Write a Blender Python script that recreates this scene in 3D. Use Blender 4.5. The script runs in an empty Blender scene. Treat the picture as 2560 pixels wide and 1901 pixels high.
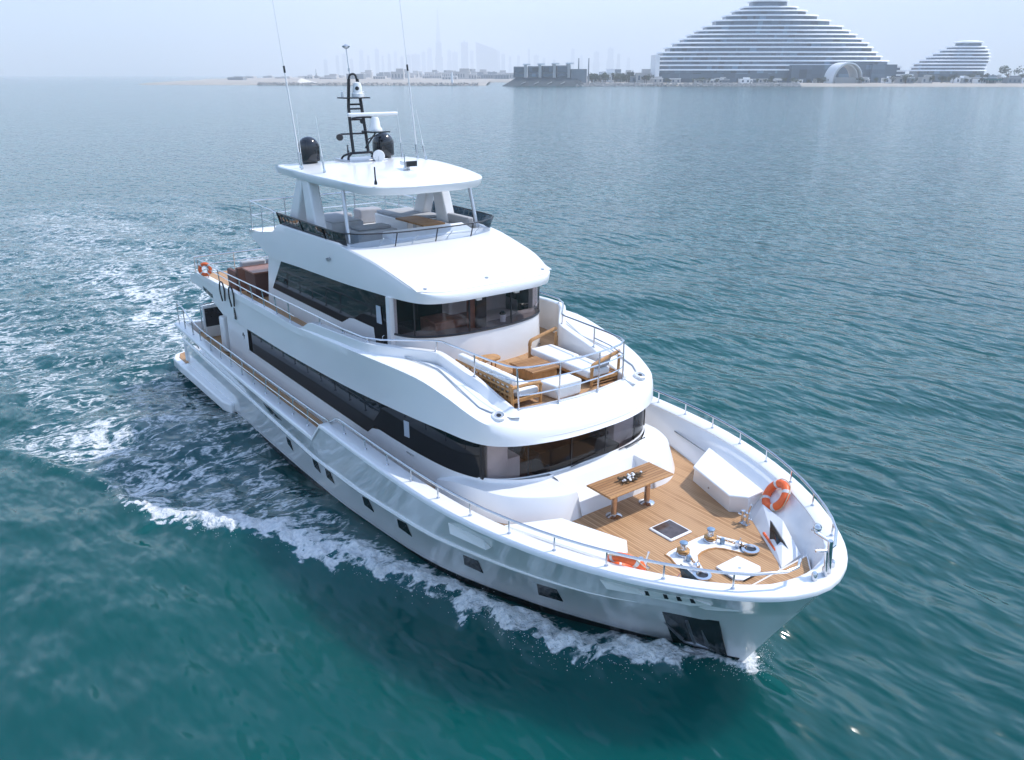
import bpy, bmesh, math, random
import numpy as np
from math import sin, cos, pi, radians, sqrt, atan2
from mathutils import Vector, Matrix

random.seed(7)
S = bpy.context.scene
COL = S.collection

# ------------------------------------------------------------------ camera
cam_d = bpy.data.cameras.new("camera")
cam = bpy.data.objects.new("camera", cam_d)
COL.objects.link(cam)
CAM = Vector((7.729, -11.255, 10.536))
cam.location = CAM
cam.rotation_euler = (radians(69.753), 0, radians(53.134))
cam_d.sensor_width = 36.0
cam_d.lens = 29.115
cam_d.clip_start = 0.1
cam_d.clip_end = 60000
S.camera = cam

# ------------------------------------------------------------------ light
SUN = Vector((0.22, 0.70, 1.0)).normalized()      # towards the sun (boat frame: x bow, y port)
sun_d = bpy.data.lights.new("sun", 'SUN')
sun_d.energy = 2.0
sun_d.angle = radians(0.5)
sun_d.color = (1.0, 0.95, 0.88)
sun = bpy.data.objects.new("sun", sun_d)
COL.objects.link(sun)
sun.rotation_euler = SUN.to_track_quat('Z', 'Y').to_euler()
sun.location = (0, 0, 60)

world = bpy.data.worlds.new("World")
S.world = world
world.use_nodes = True
wn = world.node_tree
wn.nodes.clear()
w_out = wn.nodes.new('ShaderNodeOutputWorld')
w_bg = wn.nodes.new('ShaderNodeBackground')
w_sky = wn.nodes.new('ShaderNodeTexSky')
w_sky.sky_type = 'NISHITA'
w_sky.sun_disc = False
w_sky.sun_elevation = math.asin(SUN.z)
w_sky.sun_rotation = atan2(SUN.x, SUN.y)
w_sky.air_density = 1.1
w_sky.dust_density = 0.6
w_sky.ozone_density = 3.0
w_bg.inputs['Strength'].default_value = 0.15
wn.links.new(w_sky.outputs[0], w_bg.inputs['Color'])
wn.links.new(w_bg.outputs[0], w_out.inputs['Surface'])

S.view_settings.view_transform = 'Standard'
S.view_settings.look = 'None'
S.view_settings.exposure = 1.22
S.view_settings.gamma = 1.0
S.cycles.use_denoising = True
S.cycles.max_bounces = 8
S.cycles.volume_bounces = 1
S.cycles.transparent_max_bounces = 12
S.cycles.caustics_reflective = False
S.cycles.caustics_refractive = False
S.cycles.sample_clamp_indirect = 6.0

# ------------------------------------------------------------------ materials
def new_mat(name):
    m = bpy.data.materials.new(name)
    m.use_nodes = True
    nt = m.node_tree
    return m, nt, nt.nodes['Principled BSDF']

def N(nt, t, **kw):
    n = nt.nodes.new(t)
    for k, v in kw.items():
        if k.startswith('i_'):
            n.inputs[k[2:].replace('_', ' ')].default_value = v
        else:
            setattr(n, k, v)
    return n

def ramp(nt, fac, stops):
    r = nt.nodes.new('ShaderNodeValToRGB')
    e = r.color_ramp.elements
    while len(e) < len(stops):
        e.new(0.5)
    for k, (p, c) in enumerate(stops):
        e[k].position = p
        e[k].color = (*c, 1) if len(c) == 3 else c
    nt.links.new(fac, r.inputs[0])
    return r

def mat(name, col, rough=0.5, metal=0.0, var=0.06, scale=3.0, coat=0.0, bump=0.0, bscale=60.0, spec=0.5):
    m, nt, p = new_mat(name)
    tc = N(nt, 'ShaderNodeTexCoord')
    nz = N(nt, 'ShaderNodeTexNoise')
    nz.inputs['Scale'].default_value = scale
    nz.inputs['Detail'].default_value = 5
    nt.links.new(tc.outputs['Object'], nz.inputs['Vector'])
    a = tuple(max(0, c * (1 - var)) for c in col)
    b = tuple(min(1, c * (1 + var)) for c in col)
    r = ramp(nt, nz.outputs['Fac'], [(0.3, a), (0.7, b)])
    nt.links.new(r.outputs[0], p.inputs['Base Color'])
    p.inputs['Roughness'].default_value = rough
    p.inputs['Metallic'].default_value = metal
    p.inputs['Specular IOR Level'].default_value = spec
    p.inputs['Coat Weight'].default_value = coat
    p.inputs['Coat Roughness'].default_value = 0.05
    if bump:
        n2 = N(nt, 'ShaderNodeTexNoise')
        n2.inputs['Scale'].default_value = bscale
        n2.inputs['Detail'].default_value = 4
        nt.links.new(tc.outputs['Object'], n2.inputs['Vector'])
        bp = N(nt, 'ShaderNodeBump')
        bp.inputs['Strength'].default_value = bump
        bp.inputs['Distance'].default_value = 0.02
        nt.links.new(n2.outputs['Fac'], bp.inputs['Height'])
        nt.links.new(bp.outputs[0], p.inputs['Normal'])
    return m

def teak_mat(name, light, dark, plank=0.06, axis='Y', caulk=True):
    m, nt, p = new_mat(name)
    tc = N(nt, 'ShaderNodeTexCoord')
    sep = N(nt, 'ShaderNodeSeparateXYZ')
    nt.links.new(tc.outputs['Object'], sep.inputs[0])
    d = N(nt, 'ShaderNodeMath', operation='DIVIDE')
    nt.links.new(sep.outputs[axis], d.inputs[0])
    d.inputs[1].default_value = plank
    fl = N(nt, 'ShaderNodeMath', operation='FLOOR')
    fr = N(nt, 'ShaderNodeMath', operation='FRACT')
    nt.links.new(d.outputs[0], fl.inputs[0])
    nt.links.new(d.outputs[0], fr.inputs[0])
    wn_ = N(nt, 'ShaderNodeTexWhiteNoise', noise_dimensions='1D')
    nt.links.new(fl.outputs[0], wn_.inputs['W'])
    mp = N(nt, 'ShaderNodeMapping')
    mp.inputs['Scale'].default_value = (1.2, 40, 10) if axis == 'Y' else (40, 1.2, 10)
    nt.links.new(tc.outputs['Object'], mp.inputs['Vector'])
    nz = N(nt, 'ShaderNodeTexNoise')
    nz.inputs['Scale'].default_value = 1.6
    nz.inputs['Detail'].default_value = 6
    nt.links.new(mp.outputs[0], nz.inputs['Vector'])
    n3 = N(nt, 'ShaderNodeTexNoise')
    n3.inputs['Scale'].default_value = 0.9
    n3.inputs['Detail'].default_value = 3
    nt.links.new(tc.outputs['Object'], n3.inputs['Vector'])
    ad = N(nt, 'ShaderNodeMath', operation='MULTIPLY_ADD')
    nt.links.new(wn_.outputs['Value'], ad.inputs[0])
    ad.inputs[1].default_value = 0.45
    nt.links.new(nz.outputs['Fac'], ad.inputs[2])
    ad2 = N(nt, 'ShaderNodeMath', operation='MULTIPLY_ADD')
    nt.links.new(n3.outputs['Fac'], ad2.inputs[0])
    ad2.inputs[1].default_value = 0.35
    nt.links.new(ad.outputs[0], ad2.inputs[2])
    r = ramp(nt, ad2.outputs[0], [(0.55, dark), (1.05 / 1.2, light)])
    out = r.outputs[0]
    if caulk:
        c = N(nt, 'ShaderNodeMath', operation='COMPARE')
        nt.links.new(fr.outputs[0], c.inputs[0])
        c.inputs[1].default_value = 0.5
        c.inputs[2].default_value = 0.43
        mx = N(nt, 'ShaderNodeMix', data_type='RGBA')
        nt.links.new(c.outputs[0], mx.inputs['Factor'])
        mx.inputs['A'].default_value = (dark[0] * 0.45, dark[1] * 0.42, dark[2] * 0.4, 1)
        nt.links.new(out, mx.inputs['B'])
        out = mx.outputs['Result']
    nt.links.new(out, p.inputs['Base Color'])
    p.inputs['Roughness'].default_value = 0.6
    p.inputs['Specular IOR Level'].default_value = 0.3
    return m

M = {}
M['gel'] = mat('white_gelcoat', (0.80, 0.80, 0.80), rough=0.28, var=0.012, scale=0.7, coat=0.35)
M['hull'] = mat('hull_gelcoat', (0.78, 0.785, 0.79), rough=0.12, var=0.015, scale=0.5, coat=1.0, spec=0.6)
M['deckw'] = mat('white_nonskid', (0.76, 0.76, 0.75), rough=0.6, var=0.03, scale=4, bump=0.1, bscale=200)
M['boot'] = mat('black_boot_stripe', (0.012, 0.013, 0.016), rough=0.25, var=0.1)
M['glass'] = mat('dark_glass', (0.004, 0.006, 0.008), rough=0.03, var=0.1, spec=0.32)
M['vent'] = mat('satin_vent_steel', (0.86, 0.87, 0.88), rough=0.35, metal=0.85, var=0.02)
M['steel'] = mat('polished_steel', (0.62, 0.64, 0.67), rough=0.18, metal=1.0, var=0.05)
M['alu'] = mat('brushed_aluminium', (0.55, 0.57, 0.6), rough=0.35, metal=0.8, var=0.05)
M['black'] = mat('black_paint', (0.014, 0.015, 0.018), rough=0.3, var=0.1)
M['dome'] = mat('black_dome_gloss', (0.008, 0.009, 0.012), rough=0.12, var=0.1, coat=0.6)
M['rubber'] = mat('black_rubber', (0.012, 0.012, 0.013), rough=0.6)
M['plast'] = mat('white_plastic', (0.78, 0.78, 0.77), rough=0.35, var=0.02)
M['teak'] = teak_mat('teak_deck', (0.50, 0.30, 0.155), (0.32, 0.17, 0.08))
M['teaktop'] = teak_mat('teak_tabletop', (0.40, 0.215, 0.095), (0.26, 0.125, 0.05), plank=0.085, axis='X')
M['wood'] = mat('golden_teak', (0.46, 0.24, 0.09), rough=0.45, var=0.22, scale=9)
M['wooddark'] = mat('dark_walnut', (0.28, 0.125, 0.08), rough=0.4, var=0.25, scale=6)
M['cush'] = mat('white_cushion', (0.76, 0.77, 0.78), rough=0.9, var=0.03, bump=0.25, bscale=30)
M['cushg'] = mat('grey_cushion', (0.40, 0.41, 0.43), rough=0.95, var=0.06, bump=0.25, bscale=30)
M['wicker'] = mat('brown_wicker', (0.12, 0.058, 0.045), rough=0.75, var=0.35, scale=60, bump=0.6, bscale=90)
M['orange'] = mat('orange_vinyl', (0.80, 0.13, 0.025), rough=0.45, var=0.12, scale=12)
M['reflect'] = mat('silver_tape', (0.62, 0.62, 0.60), rough=0.3, var=0.1)
M['rope'] = mat('tan_rope', (0.55, 0.42, 0.27), rough=0.9, var=0.2, scale=40)
M['bronze'] = mat('bronze_gypsy', (0.50, 0.27, 0.10), rough=0.35, metal=0.6, var=0.3, scale=20)
M['bluecap'] = mat('blue_steel_cap', (0.25, 0.36, 0.48), rough=0.3, metal=0.6, var=0.1)
M['palegrey'] = mat('pale_grey_moulding', (.50, .515, .54), rough=.5, var=.03)
M['anti'] = mat('grey_awning', (0.36, 0.36, 0.38), rough=0.8, var=0.1)
M['curtain'] = mat('pale_curtain', (0.72, 0.70, 0.69), rough=0.9, var=0.1)
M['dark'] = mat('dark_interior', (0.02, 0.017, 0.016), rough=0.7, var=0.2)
M['leaf'] = mat('dry_leaf', (0.10, 0.07, 0.04), rough=0.8, var=0.4, scale=40)

def see_glass(name, tint, refl=1.0):
    m, nt, p = new_mat(name)
    nt.nodes.remove(p)
    out = nt.nodes['Material Output']
    tr = N(nt, 'ShaderNodeBsdfTransparent')
    tr.inputs['Color'].default_value = (*tint, 1)
    gl = N(nt, 'ShaderNodeBsdfGlossy')
    gl.inputs['Roughness'].default_value = 0.02
    fr = N(nt, 'ShaderNodeFresnel')
    fr.inputs['IOR'].default_value = 1.5
    tc = N(nt, 'ShaderNodeTexCoord')
    nz = N(nt, 'ShaderNodeTexNoise')
    nz.inputs['Scale'].default_value = 0.6
    nt.links.new(tc.outputs['Object'], nz.inputs['Vector'])
    bp = N(nt, 'ShaderNodeBump')
    bp.inputs['Strength'].default_value = 0.02
    nt.links.new(nz.outputs['Fac'], bp.inputs['Height'])
    nt.links.new(bp.outputs[0], gl.inputs['Normal'])
    mx = N(nt, 'ShaderNodeMixShader')
    ge = N(nt, 'ShaderNodeNewGeometry')
    ff = N(nt, 'ShaderNodeMath', operation='SUBTRACT'); ff.inputs[0].default_value = 1.0
    nt.links.new(ge.outputs['Backfacing'], ff.inputs[1])
    fm = N(nt, 'ShaderNodeMath', operation='MULTIPLY')      # the inner face of the pane does not mirror
    nt.links.new(fr.outputs[0], fm.inputs[0]); nt.links.new(ff.outputs[0], fm.inputs[1])
    nt.links.new(fm.outputs[0], mx.inputs[0])
    nt.links.new(tr.outputs[0], mx.inputs[1])
    nt.links.new(gl.outputs[0], mx.inputs[2])
    nt.links.new(mx.outputs[0], out.inputs['Surface'])
    return m
M['tint'] = see_glass('tinted_window_glass', (0.86, 0.82, 0.82))
M['screen'] = see_glass('smoked_screen_glass', (0.025, 0.045, 0.055))
M['clear'] = see_glass('pale_screen_glass', (0.80, 0.84, 0.88))
M['screenp'] = see_glass('grey_screen_glass', (0.30, 0.35, 0.40))

# ------------------------------------------------------------------ mesh builder
ORG = {}
class MB:
    def __init__(self):
        self.v = []; self.f = []
    def add(self, vs, fs):
        o = len(self.v)
        self.v += [tuple(map(float, q)) for q in vs]
        self.f += [tuple(i + o for i in q) for q in fs]
        return self
    def box(self, x0, x1, y0, y1, z0, z1):
        vs = [(x, y, z) for x in (x0, x1) for y in (y0, y1) for z in (z0, z1)]
        return self.add(vs, [(0, 1, 3, 2), (4, 6, 7, 5), (0, 4, 5, 1), (2, 3, 7, 6), (0, 2, 6, 4), (1, 5, 7, 3)])
    def hexa(self, b, t):
        """b, t: 4 bottom and 4 top points in the same order"""
        return self.add(list(b) + list(t), [(3, 2, 1, 0), (4, 5, 6, 7)] + [(i, (i + 1) % 4, 4 + (i + 1) % 4, 4 + i) for i in range(4)])
    def prism(self, poly, z0, z1):
        n = len(poly)
        g0 = z0 if callable(z0) else (lambda x, y: z0)
        g1 = z1 if callable(z1) else (lambda x, y: z1)
        vs = [(x, y, g0(x, y)) for x, y in poly] + [(x, y, g1(x, y)) for x, y in poly]
        return self.add(vs, [tuple(range(n))[::-1], tuple(range(n, 2 * n))] + [(i, (i + 1) % n, n + (i + 1) % n, n + i) for i in range(n)])
    def slab(self, pts, off):
        """flat polygon pts (3d) thickened by vector off"""
        n = len(pts); off = Vector(off)
        vs = [tuple(Vector(p)) for p in pts] + [tuple(Vector(p) + off) for p in pts]
        return self.add(vs, [tuple(range(n))[::-1], tuple(range(n, 2 * n))] + [(i, (i + 1) % n, n + (i + 1) % n, n + i) for i in range(n)])
    def loft(self, rows, closed=False, caps=False):
        n = len(rows[0]); vs = [p for r in rows for p in r]; fs = []
        for a in range(len(rows) - 1):
            for i in range(n if closed else n - 1):
                j = (i + 1) % n
                fs.append((a * n + i, a * n + j, (a + 1) * n + j, (a + 1) * n + i))
        if caps:
            fs.append(tuple(range(n))[::-1]); fs.append(tuple((len(rows) - 1) * n + i for i in range(n)))
        return self.add(vs, fs)
    def tube(self, pts, r, n=8, closed=False):
        pts = [Vector(p) for p in pts]; m = len(pts); rows = []
        rr = r if isinstance(r, (list, tuple)) else [r] * m
        up = Vector((0, 0, 1)); prev = None
        for i, p in enumerate(pts):
            a = pts[(i - 1) % m] if (closed or i > 0) else p
            b = pts[(i + 1) % m] if (closed or i < m - 1) else p
            t = (b - a).normalized()
            if prev is None:
                s = t.cross(up)
                if s.length < 0.05: s = t.cross(Vector((1, 0, 0)))
            else:
                s = prev - t * prev.dot(t)
                if s.length < 1e-4: s = t.cross(up)
            s.normalize(); prev = s
            u = s.cross(t)
            rows.append([tuple(p + (s * cos(2 * pi * k / n) + u * sin(2 * pi * k / n)) * rr[i]) for k in range(n)])
        if closed: rows.append(rows[0])
        return self.loft(rows, closed=True, caps=not closed)
    def lathe(self, prof, c=(0, 0, 0), n=20, axis=None):
        rows = []
        q = Vector((0, 0, 1)).rotation_difference(Vector(axis).normalized()) if axis else None
        for r, z in prof:
            row = []
            for k in range(n):
                p = Vector((max(r, 1e-4) * cos(2 * pi * k / n), max(r, 1e-4) * sin(2 * pi * k / n), z))
                if q: p = q @ p
                row.append(tuple(Vector(c) + p))
            rows.append(row)
        return self.loft(rows, closed=True, caps=True)
    def sheet(self, poly3):
        return self.add(poly3, [tuple(range(len(poly3)))])
    def build(self, name, m, parent=None, smooth=40, bevel=0.0, seg=2, fix=True, sub=0, **props):
        me = bpy.data.meshes.new(name)
        L = ORG.get(parent.name, Vector((0, 0, 0))) if parent else Vector((0, 0, 0))
        me.from_pydata([(a - L.x, b - L.y, c - L.z) for a, b, c in self.v], [], self.f)
        if fix:
            bm = bmesh.new(); bm.from_mesh(me)
            bmesh.ops.remove_doubles(bm, verts=bm.verts, dist=1e-5)
            bmesh.ops.recalc_face_normals(bm, faces=bm.faces)
            bm.to_mesh(me); bm.free()
        me.materials.append(M[m] if isinstance(m, str) else m)
        if smooth:
            me.shade_smooth()
            me.set_sharp_from_angle(angle=radians(smooth))
        o = bpy.data.objects.new(name, me)
        COL.objects.link(o)
        if parent:
            o.parent = parent
            ORG[o.name] = L
        if bevel:
            b = o.modifiers.new('bevel', 'BEVEL')
            b.width = bevel; b.segments = seg; b.limit_method = 'ANGLE'; b.angle_limit = radians(40)
        if sub:
            b = o.modifiers.new('sub', 'SUBSURF'); b.levels = sub; b.render_levels = sub
        for k, v in props.items(): o[k] = v
        return o

def tag(o, label, cat, group=None):
    o['label'] = label; o['category'] = cat
    if group: o['group'] = group
    return o
def thing(name, label, cat, loc=(0, 0, 0), group=None):
    o = bpy.data.objects.new(name, None)
    o.empty_display_size = 0.5
    o.location = loc
    COL.objects.link(o)
    ORG[o.name] = Vector(loc)
    return tag(o, label, cat, group)

def interp(tab, x):
    xs = [t[0] for t in tab]; ys = [t[1] for t in tab]
    if xs[0] > xs[-1]: xs = xs[::-1]; ys = ys[::-1]
    return float(np.interp(x, xs, ys))
def cr(pts, n=6, closed=False):
    """Catmull-Rom resample of a 2d/3d polyline"""
    P = [np.array(p, float) for p in pts]; out = []; m = len(P)
    rng = range(m if closed else m - 1)
    for i in rng:
        p1, p2 = P[i], P[(i + 1) % m]
        p0 = P[(i - 1) % m] if (closed or i > 0) else 2 * p1 - p2
        p3 = P[(i + 2) % m] if (closed or i + 2 < m) else 2 * p2 - p1
        for k in range(n):
            t = k / n
            out.append(tuple(0.5 * (2 * p1 + (p2 - p0) * t + (2 * p0 - 5 * p1 + 4 * p2 - p3) * t * t + (3 * p1 - p0 - 3 * p2 + p3) * t ** 3)))
    if not closed: out.append(tuple(P[-1]))
    return out
def mir(half):
    """half outline from the bow centre aft along port (+y) -> full path port aft .. bow .. starboard aft"""
    p = [tuple(q) for q in half][::-1]
    s = [(q[0], -q[1]) + tuple(q[2:]) for q in half if abs(q[1]) > 1e-6]
    return p + s
def lerp(a, b, t):
    return tuple(x + (y - x) * t for x, y in zip(a, b))
def wall(path, th, zb, sides=True):
    """solid wall along path [(x,y,ztop)] thickened horizontally by th (to the left of travel)"""
    P = [np.array(p, float) for p in path]; rows = []
    for i, p in enumerate(P):
        a = P[max(0, i - 1)]; b = P[min(len(P) - 1, i + 1)]
        t = (b - a)[:2]; t = t / (np.linalg.norm(t) + 1e-9); nrm = np.array([-t[1], t[0]])
        q = p[:2] + nrm * th
        z0 = zb(p[0]) if callable(zb) else zb
        rows.append([(p[0], p[1], z0), (p[0], p[1], p[2]), (q[0], q[1], p[2]), (q[0], q[1], z0)])
    return MB().loft(rows, closed=True, caps=True)
def rail(name, parent, top, posts, r=0.022, rp=0.016, m='steel', mids=()):
    """top: list of 3d points; posts: list of (top point, base point)"""
    o = MB()
    o.tube(top, r, 8)
    for md in mids: o.tube(md, r * 0.7, 6)
    o = o.build(name, m, parent)
    for a, b in posts:
        mb = MB().tube([a, b], rp, 8)
        mb.lathe([(rp * 2.2, 0), (rp * 2.2, 0.012), (rp * 1.2, 0.03)], b, 10)
        mb.build('stanchion', m, o)
    return o
def along(path, n=None, step=None):
    P = [Vector(p) for p in path]; L = [0]
    for a, b in zip(P[:-1], P[1:]): L.append(L[-1] + (b - a).length)
    n = n or max(2, int(L[-1] / step) + 1); out = []
    for k in range(n):
        d = L[-1] * k / (n - 1)
        i = max(0, min(len(P) - 2, int(np.searchsorted(L, d)) - 1))
        seg = L[i + 1] - L[i]
        out.append(P[i].lerp(P[i + 1], (d - L[i]) / seg if seg > 1e-9 else 0))
    return out

# ================================================================== YACHT
yacht = thing('yacht', 'white three-deck motor yacht under way with dark wraparound windows and teak foredeck', 'yacht', (-11, 0, 0))

YW = [(0, 0), (-.15, .10), (-.5, .30), (-1.2, .66), (-1.92, 1.10), (-3.7, 2.02), (-6.2, 2.92), (-9.2, 3.30), (-11.2, 3.40), (-16, 3.43), (-23.5, 3.38)]
YK = [(0, 0), (-.1, .22), (-.35, .55), (-1.0, 1.22), (-2.07, 2.02), (-2.6, 2.37), (-3.5, 2.78), (-4.5, 3.13), (-5.9, 3.46), (-6.9, 3.57), (-9.3, 3.64), (-14, 3.64), (-18, 3.6), (-24.5, 3.46)]
YC = [(0, 0), (-.03, .30), (-.1, .55), (-.25, .92), (-.6, 1.40), (-1.1, 1.86), (-1.9, 2.43), (-2.7, 2.86), (-3.6, 3.24), (-4.6, 3.54), (-5.6, 3.74), (-6.6, 3.85), (-8, 3.91), (-10, 3.93), (-14, 3.91), (-18, 3.85), (-25, 3.70)]
XT = -22.75
def smooth_tab(tab):
    p = cr([(a, b) for a, b in tab], 8)
    return [(q[0], max(0.0, q[1])) for q in p]
YW, YK, YC = smooth_tab(YW), smooth_tab(YK), smooth_tab(YC)
def zk(x): return interp([(-23, 1.42), (-16.5, 1.38), (-11, 1.18), (-8.4, 1.28), (-6, 1.47), (-4, 1.6), (-1, 1.68), (1.2, 1.75)], x)
def zc(x): return interp([(-23, 2.08), (-19, 2.06), (-10.4, 2.05), (-9.85, 2.58), (-9.6, 2.6), (2, 2.6)], x)
def xs(z): return 1.56 * (max(z, -1.0) / 2.6) ** 1.05 if z > 0 else 0.35 * z
def fade(x): return max(0.0, min(1.0, 1 + x / 7.0))
def hull_y(X, z):
    """half breadth at base station X (0 at stem), height z; real x = X + xs(z)*fade(X)"""
    k, c = zk(X), zc(X)
    f = fade(X)
    if z <= 0: return interp(YW, X) * (1 + 0.2 * z)
    if z <= k:
        t = z / k; t2 = t ** 1.15
        return interp(YW, X) * (1 - t2) + interp(YK, X - (1 - f) * xs(k)) * t2
    t = ((z - k) / (c - k)) ** (1 + .22 * f)
    a = interp(YK, X - (1 - f) * xs(k)); b = interp(YC, X - (1 - f) * 1.56)
    return a * (1 - t) + b * t
def hull_pt(X, z, side=1, off=0.0):
    return (X + xs(z) * fade(X), side * (hull_y(X, z) + off), z)
def hull_at(x, z, side=-1, off=0.0):
    X = x
    for _ in range(30): X = x - xs(z) * fade(X)
    return (x, side * (hull_y(min(X, 0), z) + off), z)

gx = [0, -.03, -.08, -.15, -.25, -.38, -.52, -.7, -.9, -1.15, -1.4, -1.7, -2.0, -2.4, -2.8, -3.2, -3.7, -4.2, -4.8, -5.4, -6, -6.6, -7.2, -7.8, -8.4, -9, -9.6, -9.85, -10.4, -11, -12, -13, -14, -15, -16, -17, -18, -19, -20, -21, -22, XT]
fr_lo = [-1.0, -.5, 0, .12]
def hull_rows(side):
    cols = []
    for X in gx:
        k, c = zk(X), zc(X); col = []
        for z in fr_lo: col.append(hull_pt(X, z, side))
        for t in (.3, .5, .7, .85, .97, 1): col.append(hull_pt(X, k * t, side))
        for t in (.1, .3, .5, .7, .88): col.append(hull_pt(X, k + (c - k) * t, side))
        col.append(hull_pt(X, c - .07, side))
        cols.append(col)
    return cols
mb = MB()
A, B = hull_rows(-1), hull_rows(1)
mb.loft(A); mb.loft(B)
mb.add(A[-1] + B[-1][::-1], [tuple(range(len(A[-1]) * 2))])
hull = mb.build('hull', 'hull', yacht, smooth=28)
# black boot stripe along the waterline
mb = MB()
for s in (-1, 1):
    mb.loft([[hull_pt(X, z, s, .012 if z > -.3 else 0.0) for z in (-.4, 0, .1, .175)] for X in gx[2:]])
mb.build('boot_stripe', 'boot', hull)
mb = MB()
for s in (-1, 1):
    mb.loft([[hull_pt(X, z, s, .014) for z in (.215, .245)] for X in gx[8:]])
mb.build('accent_line', 'gel', hull)
# knuckle rail
mb = MB()
for s in (-1, 1):
    path = [hull_pt(X, zk(X), s, .0) for X in gx[11:]]
    mb.tube(path, [0.006 + .05 * min(1, i / 9) for i in range(len(path))], 8)
mb.build('rub_rail', 'hull', hull)

# ---- cap rail (bulwark top), inner bulwark
def offset_curve(c, w):
    out = []
    for i, p in enumerate(c):
        a = c[max(0, i - 1)]; b = c[min(len(c) - 1, i + 1)]
        tx, ty = b[0] - a[0], b[1] - a[1]
        if i == 0: tx, ty = 0.0, 1.0
        l = sqrt(tx * tx + ty * ty) + 1e-9
        nx, ny = -ty / l, tx / l
        if nx * (-12 - p[0]) + ny * (0 - p[1]) < 0 and i: nx, ny = -nx, -ny
        if i == 0: nx, ny = -1, 0
        ww = w(p[0]) if callable(w) else w
        out.append((p[0] + nx * ww, max(0.0, p[1] + ny * ww)))
    return out
capx = sorted(set(gx), reverse=True)
outer = [(hull_pt(X, zc(X) - .07)[0], hull_pt(X, zc(X) - .07)[1]) for X in capx]
outz = [zc(X) for X in capx]
wcap = lambda x: interp([(1.7, .50), (1.2, .36), (.4, .32), (-3, .36), (-6, .40), (-9.5, .42), (-10.5, .36), (-23, .32)], x)
o_a = offset_curve(outer, -.025); o_b = offset_curve(outer, .02); o_c = offset_curve(outer, .07); inn = offset_curve(outer, wcap)
inn0 = offset_curve(outer, lambda x: wcap(x) - .03)
YD = [(.36, 0), (.34, .35), (.21, .62), (-.29, 1.12), (-1.32, 1.74), (-2.6, 2.3), (-3.88, 2.79), (-4.87, 3.1), (-6, 3.3), (-9, 3.44), (-23, 3.42)]
dk = []
for i, (x, y) in enumerate(inn):
    if x > -3:
        t_ = interp([(1.2, 1), (.2, 1), (-1.2, .0), (-3, 0)], x)
        da = (x, min(y, interp(YD, x))); db = (x - .08 - .10 * max(0, x), max(0, y - .17))
        dk.append((da[0] * (1 - t_) + db[0] * t_, da[1] * (1 - t_) + db[1] * t_))
    else:
        dk.append((x, min(y, interp(YD, x))))
zdeck = lambda x: interp([(-23, 1.6), (-9.5, 1.6), (-6.5, 1.94), (2, 1.94)], x)
mb = MB()
mi = MB()
for s in (-1, 1):
    rows = []
    for i in range(len(outer)):
        z = outz[i]
        rows.append([(o_a[i][0], s * o_a[i][1], z - .10), (o_a[i][0], s * o_a[i][1], z - .025), (o_b[i][0] * .5 + o_a[i][0] * .5, s * (o_b[i][1] * .5 + o_a[i][1] * .5), z - .004), (o_b[i][0], s * o_b[i][1], z),
                     (inn0[i][0], s * inn0[i][1], z), (inn[i][0], s * inn[i][1], z - .02), (inn[i][0], s * inn[i][1], z - .07)])
    mb.loft(rows)
    mi.loft([[(inn[i][0] + (dk[i][0] - inn[i][0]) * t, s * (inn[i][1] + (dk[i][1] - inn[i][1]) * t ** .9), (outz[i] - .06) * (1 - t) + (zdeck(dk[i][0]) - .03) * t) for t in (0, .08, .3, .6, 1)] for i in range(len(outer))])
mb.build('bulwark_cap', 'gel', yacht, smooth=50)
mi.build('bulwark', 'gel', yacht, smooth=40)
# transom closing
MB().box(XT - .02, XT + .1, -3.5, 3.5, .6, 2.02).build('transom', 'gel', yacht, bevel=.03)

# ---- decks
half = [(.33, 0), (.31, .33), (.2, .58), (-.3, 1.07), (-1.32, 1.69), (-2.6, 2.25), (-3.88, 2.74), (-4.87, 3.05), (-6.4, 3.26)]
MB().prism(mir(half), 1.90, 1.945).build('foredeck', 'teak', yacht, smooth=0)
MB().prism(mir([(p[0] - .01, max(0, p[1] - .01)) for p in dk if p[0] > -3]), 1.88, 1.932).build('waterway', 'gel', yacht, smooth=0)
mb = MB()
for s in (-1, 1):
    mb.loft([[(x, s * 2.5, zdeck(x)), (x, s * 3.46, zdeck(x))] for x in (-6.3, -7, -8, -9.5, -12, -16, -19.4)])
mb.add([(-19.3, -3.4, 1.6), (-19.3, 3.4, 1.6), (-22.7, 3.4, 1.6), (-22.7, -3.4, 1.6)], [(0, 1, 2, 3)])
mb.build('side_deck', 'teak', yacht, smooth=0)
# raised bow step in teak with pale nosing
half = [(.36, 0), (.36, 1.22), (.5, 1.14), (.72, .94), (.86, .62), (.95, .3), (.97, 0)]
half = [(x, min(y, hull_at(x, 1.98, 1)[1] - .07)) for x, y in half]
step = MB().prism(mir(half), 1.97, 2.14).build('bow_step', 'teak', yacht, smooth=0)
mb = MB()
mb.tube([(x, y, 2.14) for x, y in mir(half)], .014, 6, True)
mb.build('nosing', 'gel', step)

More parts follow.
